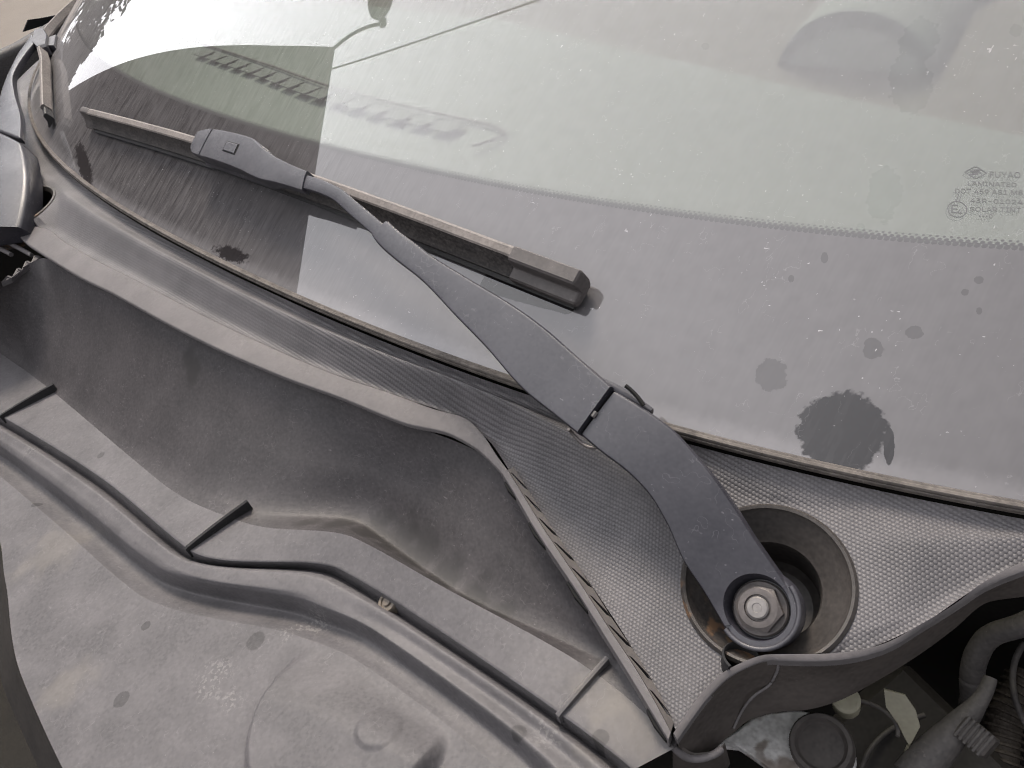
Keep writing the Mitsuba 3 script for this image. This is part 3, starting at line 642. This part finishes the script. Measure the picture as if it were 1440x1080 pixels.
# ------------------------------------------------------------------ cowl panel
cowl = thing('cowl_panel', 'dusty grey plastic cowl panel with embossed grain along the bottom of the windshield', 'cowl panel')
ex = np.r_[-.93, -.84, -.75, A3['edge_x'][0]]
E_ = surf(ex, -.006, -.0045)
fd = A3['fender']
B_ = np.vstack([[-.945, .30, -.06], [-.945, .20, -.06], [-.945, .12, -.065], A3['cowl_front']])
NU, NV = 760, 90
Eu, Bu = byindex(E_, NU), byindex(B_, NU)
f = np.linspace(0, 1, NV)[:, None, None]
P = Eu[None] + (Bu - Eu)[None] * f
ff = np.linspace(0, 1, NV)
bump = PchipInterpolator([0, .06, .16, .34, .6, .82, 1], [0, -.0035, -.002, .0045, -.001, -.005, 0])(ff)
P[..., 2] += bump[:, None] * np.interp(np.arange(NU), [0, NU * .25, NU * .6, NU * .75, NU], [.6, 1, 1, .35, .25])[None]
BC, BR = A3['basin'][0, :3], A3['basin'][0, 3]
BAX = unit(np.array([0, -.27, 1.0]))
b2c, b2r = A3['basin2'][0, :3], A3['basin2'][0, 3]


def settle(P, c, r, ax, wide=1.9):
    pl = c[2] - ((P[..., 0] - c[0]) * ax[0] + (P[..., 1] - c[1]) * ax[1]) / ax[2]
    d = np.hypot(P[..., 0] - c[0], P[..., 1] - c[1]) / r
    t = np.clip((wide - d) / (wide - 1.04), 0, 1)
    t = t * t * (3 - 2 * t)
    w = np.minimum(1, np.minimum(ff, 1 - ff) / .12)[:, None]
    return np.where(d < 1.1, 1, w) * t, pl


t, pl = settle(P, BC, BR, BAX)
P[..., 2] += (pl - P[..., 2]) * t
t, pl = settle(P, b2c, b2r, np.array([0, -.05, 1.0]), 1.6)
P[..., 2] += (pl - P[..., 2]) * t
v, fc = grid(P)
d = np.minimum(np.hypot(v[:, 0] - BC[0], v[:, 1] - BC[1]) / (BR * .985), np.hypot(v[:, 0] - b2c[0], v[:, 1] - b2c[1]) / (b2r * .985))
d = np.minimum(d, np.hypot(v[:, 0] - A3['drain'][0, 0], v[:, 1] - A3['drain'][0, 1]) / (A3['drain'][0, 3] * .98))
fc = fc[(d[fc] > 1).all(1)]
obj('top_panel', (v, fc), 'mat_cowl', cowl, smooth=True, uv=v[:, :2])
R = BR
prof = [(R * 1.06, -.004), (R * 1.055, .0008), (R * 1.02, .0022), (R * .985, .0018), (R * .96, .0), (R * .86, -.0035), (R * .76, -.0065), (R * .69, -.0085), (R * .645, -.0095), (R * .62, -.012), (R * .60, -.030), (R * .50, -.033), (R * .30, -.033), (0.0001, -.033)]
well = lathe(prof, frame(BC, BAX), 160)
la, lb = A3['skirt_top_in'][3], A3['skirt_top_in'][7]
ln = unit(np.array([-(lb - la)[1], (lb - la)[0], 0]))
well = trimesh.intersections.slice_mesh_plane(well, ln, la + ln * .0006)
obj('pivot_well', well, 'mat_basin', cowl, smooth=30)
R = b2r
obj('pivot_well', lathe([(R * 1.06, -.004), (R * 1.05, .0008), (R, .0012), (R * .93, -.002), (R * .85, -.022), (R * .3, -.026), (.0001, -.026)], frame(b2c, (0, -.05, 1)), 90), 'mat_basin', cowl, smooth=30)


def ribbon(I, O, th, n=120, lift=0.0):
    I, O = resample(I, n), resample(O, n)
    w = O - I
    z = np.array([0, 0, 1.0])
    return skin(np.stack([I - z * th, I + z * (lift - .0004), I + w * .06 + z * lift, I + w * .5 + z * (lift + .0002), I + w * .93 + z * lift, O + z * (lift - .0005), O - z * th], 1))


obj('front_lip', ribbon(A3['lip_in'], A3['lip_out'], .0014, 200, .0012), 'mat_lip', cowl, smooth=35)
obj('edge_strip', ribbon(A3['strip_in'], A3['strip_out'], .006, 80, .0016), 'mat_lip', cowl, smooth=35)
# slit behind the strip, bridged by tapering webs
SI = resample(A3['strip_in'], 181)
SO = resample(A3['strip_out'], 181)
gap = unit(SI - SO) * .0034
P4 = np.stack([SI, SI + gap, SI + gap - [0, 0, .004], SI - [0, 0, .004]], 1)
obj('slit', skin(P4 - [0, 0, .0006]), 'mat_gap', cowl)
web = Polygon([(0, 0), (1, 0), (1, 1), (0, 1)])
for k in range(9):
    a = .012 + k * .1085
    web = web.difference(Polygon([(a, .10), (a + .085, .62), (a + .103, .98), (a + .085, .98), (a + .012, .34)]))
me = trimesh.creation.extrude_polygon(web, 1.0, engine='earcut').subdivide_to_size(.03)
q = np.array(me.vertices)
ti = np.clip(q[:, 0], 0, 1) * 180
base = np.stack([np.interp(ti, np.arange(181), SI[:, c]) for c in range(3)], 1)
gp = np.stack([np.interp(ti, np.arange(181), gap[:, c]) for c in range(3)], 1)
obj('slit_bridge', trimesh.Trimesh(base + gp * q[:, 1:2] * 1.05 + np.array([0, 0, 1]) * (.0016 - .0018 * (1 - q[:, 2:3])), me.faces, process=False), 'mat_skirt', cowl)
for fr, ln in ((0.03, .012), (.22, .017), (.47, .018), (.90, .014)):
    i0 = int(fr * 180)
    i1 = min(180, i0 + int(ln / .155 * 180))
    a, c = SO[i0], SO[i1]
    mid = (a * .55 + c * .45)
    out = -unit(SI[i0] - SO[i0]) * .0016
    loop = np.array([a, a + out * .7, mid + out, c + out * .3, c])
    obj('clip_tab', skin(np.stack([loop - [0, 0, .0012], loop - [0, 0, .0045]])), 'mat_gap', cowl)
for k in range(4):
    a, pk, c = A3['tooth_valley'][k], A3['tooth_peak'][k], A3['tooth_valley'][k + 1]
    dn_ = np.array([.0005, -.0012, -.004])
    obj('comb_tooth', skin(np.stack([np.array([a, pk, c]) + dn_, np.array([a, pk, c]), np.array([a, pk, c]) + [0, .002, -.001]])), 'mat_tray_wall', cowl)
sl = A3['slats']
for k in (0, 2):
    obj('grille_slat', tube([sl[k], (sl[k] + sl[k + 1]) / 2 + [0, 0, .001], sl[k + 1]], .0022, 16, 8), 'mat_lip', cowl, smooth=60)
# folded lip at the near end
TI, TO, LO = (resample(A3[k], 160) for k in ('skirt_top_in', 'skirt_top_out', 'skirt_low'))
obj('end_lip', ribbon(A3['skirt_top_in'], A3['skirt_top_out'], .003, 160, .0012), 'mat_lip', cowl, smooth=35)
inn = unit((TI - TO) * [1, 1, 0]) * .0025
hol = unit(np.cross(np.gradient(TO, axis=0), LO - TO))
hol = hol * np.sign((hol * (TO - TI)).sum(1, keepdims=True))
loops = [TO + [0, 0, .0003]]
for q, bl in ((.08, -.0006), (.3, -.0016), (.55, -.0014), (.8, .0002), (.95, .001)):
    loops.append(TO + (LO - TO) * q + hol * bl)
loops += [LO, LO + inn * 1.2, TI - [0, 0, .002]]
obj('end_skirt', skin(np.stack(loops, 1)), 'mat_skirt', cowl, smooth=40)
obj('skirt_seam', tube(A3['seam'], .0006, 40, 6), 'mat_lip', cowl, smooth=60)
obj('corner_cup', skin(np.stack([resample(A3['cup_rim'], 40), resample(A3['cup_low'], 40), resample(A3['cup_low'], 40) + [0, .003, 0], resample(A3['cup_rim'], 40) + [0, .003, 0]], 1)), 'mat_skirt', cowl, smooth=35)
obj('cup_rim', tube(A3['cup_rim'], .0016, 40, 8), 'mat_lip', cowl, smooth=60)
dc, drr = A3['drain'][0, :3], A3['drain'][0, 3]
la, lb = A3['skirt_top_in'][2], A3['skirt_top_in'][4]
ln = unit(np.array([-(lb - la)[1], (lb - la)[0], 0]))
obj('drain_tube', trimesh.intersections.slice_mesh_plane(lathe([(drr * .9, -.005), (drr, .0), (drr * .93, .0008), (drr * .86, .0), (drr * .82, -.009), (.0001, -.010)], frame(dc, (.1, .35, .93)), 90), ln, la + ln * .0004), 'mat_rubber', cowl, smooth=40)

# ------------------------------------------------------------------ bulkhead cover (lower tray)
trayk = thing('bulkhead_cover', 'large dusty moulded plastic cover below the cowl, with ribs and a rolled bead', 'plastic cover')
NU = 620
rows0 = {k: byindex(A3['tray%d' % k], NU) for k in (0, 2, 3, 4, 5, 6, 7, 8, 9, 10)}


def seg(keys, fr, n):
    """Smooth rows through the named rows, at the parameters fr."""
    return PchipInterpolator(fr, np.stack([rows0[k] if isinstance(k, int) else k for k in keys]), axis=0)(np.linspace(fr[0], fr[-1], n))


mid = rows0[0] + (rows0[2] - rows0[0]) * .55
wn = np.cross(np.gradient(rows0[0], axis=0), rows0[2] - rows0[0])
wn = unit(wn) * np.sign(-wn[:, 1:2])
mid = mid - wn * np.interp(np.arange(NU), [0, NU * .3, NU * .7, NU], [.004, .006, .006, .001])[:, None]
wall = seg([0, mid, 2, 3], [0, .5, 1, 1.12], 70)
ledge = seg([3, 4], [0, 1], 16)
e2 = (rows0[4] * .8 + rows0[5] * .2) + (rows0[5] - rows0[4]) * [.5, .5, 0]
edge = seg([4, 5], [0, 1], 14)
m67 = rows0[6] * .5 + rows0[7] * .5 + [0, 0, .0065]
m56 = rows0[5] * .45 + rows0[6] * .55 + [0, 0, .0055]
bead = seg([5, m56, 6, m67, 7, 8], [0, .35, .7, 1.05, 1.4, 1.75], 60)
flat = seg([8, 9], [0, 1], 150)
drop = seg([9, 10], [0, 1], 10)
# round boss pressed into the flat part
for (cx, cy, cz, r), hgt, wd in ((A3['emboss'][0], .0105, .075), (A3['emboss_small'][0], .0012, .16)):
    d = np.hypot(flat[..., 0] - cx, flat[..., 1] - cy) / r
    t = np.clip((1 + wd - d) / (2 * wd), 0, 1)
    flat[..., 2] += hgt * t * t * (3 - 2 * t) * (lambda q: q * q * (3 - 2 * q))(np.clip(np.linspace(0, 1, flat.shape[0]) / .34, 0, 1))[:, None]
ripple = meshkit.fbm(flat.reshape(-1, 3) * 9.0).reshape(flat.shape[:2]) if hasattr(meshkit, 'fbm') else 0
flat[..., 2] += (.003 * (ripple - np.mean(ripple))) * np.linspace(0, 1, flat.shape[0])[:, None]
low = np.concatenate([ledge, edge[1:], bead[1:], flat[1:]])
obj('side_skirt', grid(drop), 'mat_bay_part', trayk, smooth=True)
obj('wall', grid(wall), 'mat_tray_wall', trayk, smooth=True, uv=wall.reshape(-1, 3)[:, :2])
obj('ledge_and_sheet', grid(low), 'mat_tray', trayk, smooth=True, uv=low.reshape(-1, 3)[:, :2])
for nm in ('rib1', 'rib2', 'rib3'):
    a, c = A3[nm]
    d = unit(c - a)
    n_ = unit(np.cross(d, [0, 0, 1.0])) * .0011
    up = np.array([0, 0, 1.0])
    hgt = .0062 if nm != 'rib3' else .004
    S = []
    for q in np.linspace(0, 1, 24):
        p = a + (c - a) * q
        hh = hgt * (1 - .45 * q ** 2) * (1 if q < .97 else .8)
        S.append([p - n_ - up * .006, p - n_ + up * hh * .9, p + up * hh, p + n_ + up * hh * .9, p + n_ - up * .006])
    obj('rib', skin(np.array(S)), 'mat_rubber' if nm != 'rib3' else 'mat_tray', trayk)
cc, cr = A3['clip'][0, :3], A3['clip'][0, 3]
obj('push_pin', lathe([(cr, -.004), (cr, .001), (cr * .9, .0022), (cr * .62, .0024), (cr * .58, .0014), (cr * .42, .0014), (cr * .38, .0026), (.0001, .003)], frame(cc + [0, 0, .004], (-.1, -.3, 1)), 48), 'mat_clip', trayk, smooth=30)

# ------------------------------------------------------------------ windshield wiper
wip = thing('windshield_wiper', 'black windshield wiper lying across the glass, its arm bolted down at the near end', 'wiper')
arm = obj('arm', bar(A3['cover_left'], A3['cover_right'], [.006, .009, .011, .012], 90, .0010, .0002), 'mat_arm', wip, smooth=38)
obj('rod', bar(A3['rod_left'], A3['rod_right'], .0035, 40, .0007, .0002), 'mat_arm', wip, smooth=38)
head = bar(A3['head_left'], A3['head_right'], [.010, .012, .013, .013], 80, .0010, .0002)
PC, PR = A3['pivot'][0, :3], A3['pivot'][0, 3] * 1.08
PAX = unit(np.array([.02, -ST * 1.05, CT]))
MP = frame(PC, PAX)
boss = trimesh.creation.revolve(np.array([(0, -.014), (PR * 1.02, -.014), (PR * 1.05, -.004), (PR * 1.02, -.0008), (PR * .96, .0004), (0, .0004)]), sections=96)
boss.apply_transform(MP)
cut = trimesh.creation.revolve(np.array([(0, -.0062), (PR * .74, -.0062), (PR * .77, -.003), (PR * .84, .003), (PR * .84, .02), (0, .02)]), sections=96)
cut.apply_transform(MP)
solid = trimesh.boolean.difference([trimesh.boolean.union([head, boss], engine='manifold'), cut], engine='manifold')
hd = obj('arm_head', solid, 'mat_arm', wip, smooth=30)
rg = np.radians(np.linspace(-118, 62, 60))
ring_ = np.stack([np.cos(rg) * PR * 1.0, np.sin(rg) * PR * 1.0, np.full_like(rg, .0008)], 1) @ MP[:3, :3].T + PC
obj('head_rim', tube(ring_, .0011, 90, 8), 'mat_adapter', hd, smooth=60)
nut = obj('pivot_nut', lathe([(PR * .71, -.0062), (PR * .71, -.0044), (PR * .67, -.0037), (.0001, -.0037)], MP, 64), 'mat_steel', wip, smooth=30)
a6 = np.radians(np.arange(6) * 60 + 17)
prism = trimesh.creation.extrude_polygon(Polygon(np.stack([np.cos(a6), np.sin(a6)], 1) * .0101), .0052, engine='earcut')
prism.apply_translation([0, 0, -.0038])
cone = trimesh.creation.revolve(np.array([(0, -.006), (.0125, -.006), (.0108, -.0006), (.0080, .0012), (.0066, .0014), (0, .0014)]), sections=72)
bore = trimesh.creation.revolve(np.array([(0, .0002), (.0053, .0002), (.0058, .003), (0, .003)]), sections=48)
hx = trimesh.boolean.difference([trimesh.boolean.intersection([prism, cone], engine='manifold'), bore], engine='manifold')
hx.apply_transform(MP)
obj('hexagon', hx, 'mat_steel', nut, smooth=20)
obj('stud', lathe([(.0046, -.003), (.0046, .0018), (.0040, .0024), (.0020, .0025), (.0018, .0022), (.0001, .0022)], MP, 40), 'mat_stud', nut, smooth=30)
# hinge between arm and head
cl_, cr_ = A3['cover_left'][-1], A3['cover_right'][-1]
hl, hr = A3['head_left'][0], A3['head_right'][0]
dn = unit(np.cross(cr_ - cl_, hl - cl_))
dn = dn * np.sign(-dn[2])
L_ = np.array([A3['cover_left'][-2], cl_, hl, A3['head_left'][1]]) + dn * .006
R_ = np.array([A3['cover_right'][-2], cr_, hr, A3['head_right'][1]]) + dn * .006
w_ = R_ - L_
obj('hinge', bar(L_ + w_ * .08, L_ + w_ * .92, .005, 30, .0006), 'mat_gap', wip)
ht = A3['hinge_tab']
obj('hinge_flange', bar(np.array([ht[0], (ht[0] + ht[1]) / 2, ht[1]]) + [0, -.0012, 0], np.array([ht[0], (ht[0] + ht[1]) / 2 + [.0005, .0012, 0], ht[1]]) + [.0006, .0014, .0008], .007, 20, .0005), 'mat_arm', wip, smooth=38)
obj('hinge_slot', tube([ht[2] + [0, 0, .0012], (ht[2] + ht[3]) / 2 + [0, .0006, .0014], ht[3] + [0, 0, .0010]], .0011, 16, 6), 'mat_gap', wip)
c = (cl_ + cr_) / 2 * .45 + (hl + hr) / 2 * .55 - w_[1] * .06
obj('hinge_rivet', block(frame(c + dn * .001, -dn, w_[1]), (.0022, .0032, .004), .0004), 'mat_stud', wip)
obj('return_spring', tube([cl_ + dn * .005 + [-.0005, -.0012, 0], hl + dn * .006 + [0, -.0024, 0], A3['head_left'][1] + dn * .006 + [0, -.0016, 0], A3['head_left'][1] + dn * .009 + [.005, 0, 0]], .0008, 30, 8), 'mat_steel', wip, smooth=60)
# blade
xb = np.array([-.307, -.297, -.082, .27, .306])
cf = np.polyfit([-.297, -.082, .27], [.0561, .0727, .0601], 2)
SEC = np.array([(.0058, .0165), (.0045, .0176), (.0008, .0176), (-.0002, .0170), (-.0010, .0150), (-.0030, .0108), (-.0060, .0078), (-.0088, .0064), (-.0090, .0050), (-.0070, .0046), (.0040, .0046), (.0058, .0070)])


def blade_part(x0, x1, sec, n, ease=0.0, c0=0.0, c1=0.0):
    x = np.linspace(x0, x1, n)
    s = np.polyval(cf, x)
    S = []
    for k, (a, c) in enumerate(zip(x, s)):
        q = np.ones(len(sec))[:, None]
        sc = 1.0
        if c0:
            sc = min(sc, math.sqrt(max(.05, 1 - max(0, 1 - (a - x0) / c0) ** 2)))
        if c1:
            sc = min(sc, math.sqrt(max(.05, 1 - max(0, 1 - (x1 - a) / c1) ** 2)))
        m = np.array([-.0015, .0045])
        z = m + (sec - m) * (.55 + .45 * sc)
        S.append(surf(np.full(len(sec), a), c + z[:, 0], z[:, 1]))
    return skin(np.array(S))


blade = obj('blade', blade_part(-.306, .268, SEC, 140), 'mat_blade', wip, smooth=24)
TOP = np.array([(.0060, .0164), (.0060, .0170), (.0046, .0180), (.0006, .0180), (-.0005, .0173), (-.0002, .0166)])
obj('top_strip', blade_part(-.300, .266, TOP, 140), 'mat_spoiler', blade, smooth=24)
grow = (SEC - SEC.mean(0)) * 1.09 + SEC.mean(0)
CAPS = np.array([(.0064, .0075), (.0066, .0165), (.0056, .0186), (-.0012, .0188), (-.0024, .0178), (-.0030, .0150), (-.0032, .0112), (-.0038, .0105), (-.0092, .0098), (-.0102, .0088), (-.0105, .0056), (-.0096, .0046), (.0050, .0044)])
obj('end_cap', blade_part(.262, .3080, CAPS, 60, c1=.0018), 'mat_cap', blade, smooth=22)
obj('end_cap', blade_part(-.3185, -.297, grow, 30, c0=.002), 'mat_cap', blade, smooth=40)
RUB_SHADE = np.array([(.0035, .0046), (.003, .0026), (.0012, .0012), (.0006, .0001), (-.0006, .0001), (-.0015, .0010), (-.0108, .0012), (-.0114, .0036), (-.007, .0048)])  # rubber, widened forward so its black also stands for shade under the blade
obj('rubber_and_shade', blade_part(-.300, .3045, RUB_SHADE, 120), 'mat_rubber', blade, smooth=30)
# adapter clamped on the blade
ad = obj('adapter', bar(A3['adapter_left'], A3['adapter_right'], [.012, .014, .014, .012, .008, .007], 90, .0007, .0003), 'mat_adapter', wip, smooth=30)
AL, AR = resample(A3['adapter_left'], 90), resample(A3['adapter_right'], 90)
ae = AR - AL
an = unit(np.cross(ae, np.gradient((AL + AR) / 2, axis=0)))
an = an * np.sign(an[:, 2:])
loopb = [AL[28] + ae[28] * .36, AL[28] + ae[28] * .66, AL[37] + ae[37] * .66, AL[37] + ae[37] * .36]
loopb = np.array(loopb)
cb = loopb.mean(0)
nb = an[32]
obj('release_button', skin(np.stack([cb + (loopb - cb) * .86 + nb * .0013, loopb + nb * .0010, loopb - nb * .002])), 'mat_adapter', ad)
obj('button_gap', skin(np.stack([cb + (loopb - cb) * 1.16 + nb * .00055, cb + (loopb - cb) * 1.16 - nb * .002])), 'mat_gap', ad)
obj('adapter_cap', bar(AL[:12] + an[:12] * .0006, AR[:12] + an[:12] * .0006, .010, 12, .0008, .0002), 'mat_adapter', ad, smooth=30)
lo_ = (A3['adapter_left'][1] + A3['adapter_left'][3]) / 2
obj('clamp_foot', blade_part(-.074, .036, np.array([(.0075, .0125), (.0085, .008), (.0065, .004), (-.0105, .0042), (-.0112, .007), (-.0085, .0105)]), 40, c0=.01, c1=.01), 'mat_adapter', ad, smooth=38)

# the second wiper, on the far side
wf2 = thing('windshield_wiper', 'far windshield wiper at the top left corner, pointing away along the glass edge', 'wiper')
obj('arm_head', bar(A3['far_head_left'], A3['far_head_right'], .022, 40, .004, .004), 'mat_arm', wf2, smooth=45)
obj('arm', bar(A3['far_arm_left'], A3['far_arm_right'], .007, 50, .002, .001), 'mat_arm', wf2, smooth=38)
xf = np.array([-.433, -.5, -.56, -.64, -.72, -.80, -.88])
sf = np.array([.028, .046, .055, .047, .030, .018, .012])
xq = np.linspace(-.433, -.88, 60)
sq = PchipInterpolator(xf[::-1], sf[::-1])(xq)
fb = obj('blade', skin(np.stack([surf(xq, sq + a * .9, b_) for a, b_ in SEC], 1)), 'mat_spoiler', wf2, smooth=24)
xq = np.linspace(-.417, -.436, 12)
obj('end_cap', skin(np.stack([surf(xq, .0235 + (-.417 - xq) * .25 + a * .8, b_ * .85) for a, b_ in SEC], 1)), 'mat_rubber', fb, smooth=40)
obj('adapter', hull_box(A3['far_link'], .016), 'mat_adapter', wf2, smooth=30)
obj('adapter_hook', hull_box(A3['far_hook'], .012), 'mat_adapter', wf2, smooth=30)

# ------------------------------------------------------------------ engine bay pieces at the near corner
mt = thing('strut_mount', 'pale speckled metal strut mount with a round black cap under the cowl corner', 'strut mount')
mp = A3['mount_plate']
obj('plate', hull_box(resample(np.vstack([mp, mp[:1]]), 60)[:-1], .006), 'mat_zinc', mt, smooth=30)
mc, mr = A3['mount_cap'][0, :3], A3['mount_cap'][0, 3]
obj('cap', lathe([(mr * 1.04, -.006), (mr * 1.02, .001), (mr * .95, .003), (mr * .82, .0028), (mr * .76, .0005), (mr * .70, -.0005), (.0001, -.0005)], frame(mc, (-.05, -.2, 1)), 64), 'mat_black_cap', mt, smooth=35)
wt = thing('plastic_tab', 'curved cream plastic tab standing in the dark engine compartment', 'plastic part')
obj('blade_face', hull_box(A3['white_tab'], .002), 'mat_white_plastic', wt, smooth=30)
obj('stem', tube([A3['white_tab'][5], A3['white_tab'][5] + [.0005, -.006, -.012], A3['white_tab'][5] + [0, -.01, -.03]], .0016, 14, 8), 'mat_white_plastic', wt, smooth=60)
wc = A3['white_cap'][0]
cap = obj('white_cap', lathe([(.0065, -.01), (.0065, .001), (.005, .0022), (.0001, .0024)], frame(wc, (0, -.2, 1)), 32), 'mat_white_plastic', smooth=35)
labels[cap] = {'label': 'small white plastic cap just under the folded cowl lip', 'category': 'cap'}
hs = obj('hose', tube(A3['hose'], [.0055, .0055, .006, .006], 60, 14), 'mat_hose', smooth=60)
labels[hs] = {'label': 'dark grey hose bending down in the engine compartment at the right edge', 'category': 'hose'}
pp = thing('wiring_pipe', 'grey wrapped pipe widening downward with a ribbed connector on its side', 'cable duct')
obj('duct', tube(A3['pipe'], [.003, .0038, .0062, .0078, .009, .010], 60, 14), 'mat_hose', pp, smooth=60)
k0, k1 = A3['connector']
d = unit(k1 - k0)
Mx = frame((k0 + k1) / 2, unit(np.array([-.3, -.5, .9])), d)
cn = obj('connector', block(Mx, (.011, float(np.linalg.norm(k1 - k0)), .009), .001), 'mat_black_cap', pp)
for q in np.linspace(-.38, .38, 6):
    M2 = Mx.copy()
    M2[:3, 3] = Mx[:3, 3] + Mx[:3, 1] * q * float(np.linalg.norm(k1 - k0)) + Mx[:3, 2] * .0045
    obj('connector_rib', block(M2, (.012, .0014, .002), .0003), 'mat_hose', cn)

for nm, r, lab in (('wire_a', .0011, 'thin black wire looping beside the cream plastic tab'), ('wire_b', .0013, 'thin black wire running low behind the strut mount'), ('wire_c', .0016, 'thin black wire at the right edge behind the grey hose')):
    w = obj('wire', tube(A3[nm], r, 40, 8), 'mat_hose', smooth=60)
    labels[w] = {'label': lab, 'category': 'wire'}
lm = thing('wiring_loom', 'brownish ribbed loom going down at the bottom right corner', 'wiring loom')
lp = resample(A3['loom'], 60, 'cubic')
obj('sleeve', tube(A3['loom'], .0085, 60, 14), 'mat_loom', lm, smooth=60)
for q in range(4, 58, 4):
    t_ = unit(lp[q + 1] - lp[q - 1])
    obj('loom_ring', lathe([(.0086, -.0009), (.0101, -.0006), (.0101, .0006), (.0086, .0009)], frame(lp[q], t_, (1, 0, .2)), 20), 'mat_loom', lm)
bb = A3['bay_box'][0]
bx = obj('bay_case', block(frame(bb, (.1, -.2, 1), (.3, 1, 0)), (.09, .07, .05), .006), 'mat_bay_part')
labels[bx] = {'label': 'dark plastic case deep in the engine compartment under the wrapped pipe', 'category': 'case'}

# ------------------------------------------------------------------ far side of the car
fen = thing('fender', 'dark far fender edge at the top left with a pale dusty upper rim', 'fender')
yy = np.linspace(-.7, .62, 30)
zt = np.interp(yy, [-.7, .12, .2, .3, .62], [-.02, -.009, -.011, .0, .01])
S = np.stack([np.stack([np.full_like(yy, a), yy, zt + c], 1) for a, c in ((-.95, -.3), (-.95, -.012), (-.953, -.005), (-.958, -.001), (-.967, .0), (-1.06, -.02), (-1.10, -.1), (-1.10, -.5))], 1)
obj('panel', skin(S), 'mat_paint', fen, smooth=40)
br = A3['bracket']
pg = Polygon([(q[1], q[2]) for q in br])
hole = Polygon([(.199, .030), (.206, .0305), (.2055, .0365), (.1985, .036)])
me = trimesh.creation.extrude_polygon(pg.difference(hole), .004, engine='earcut')
v = np.array(me.vertices)
me = trimesh.Trimesh(np.stack([-.99 - v[:, 2], v[:, 0], v[:, 1]], 1), me.faces, process=False)
bk = obj('fender_bracket', me, 'mat_gap')
labels[bk] = {'label': 'black metal bracket with a square hole on the far fender', 'category': 'bracket'}
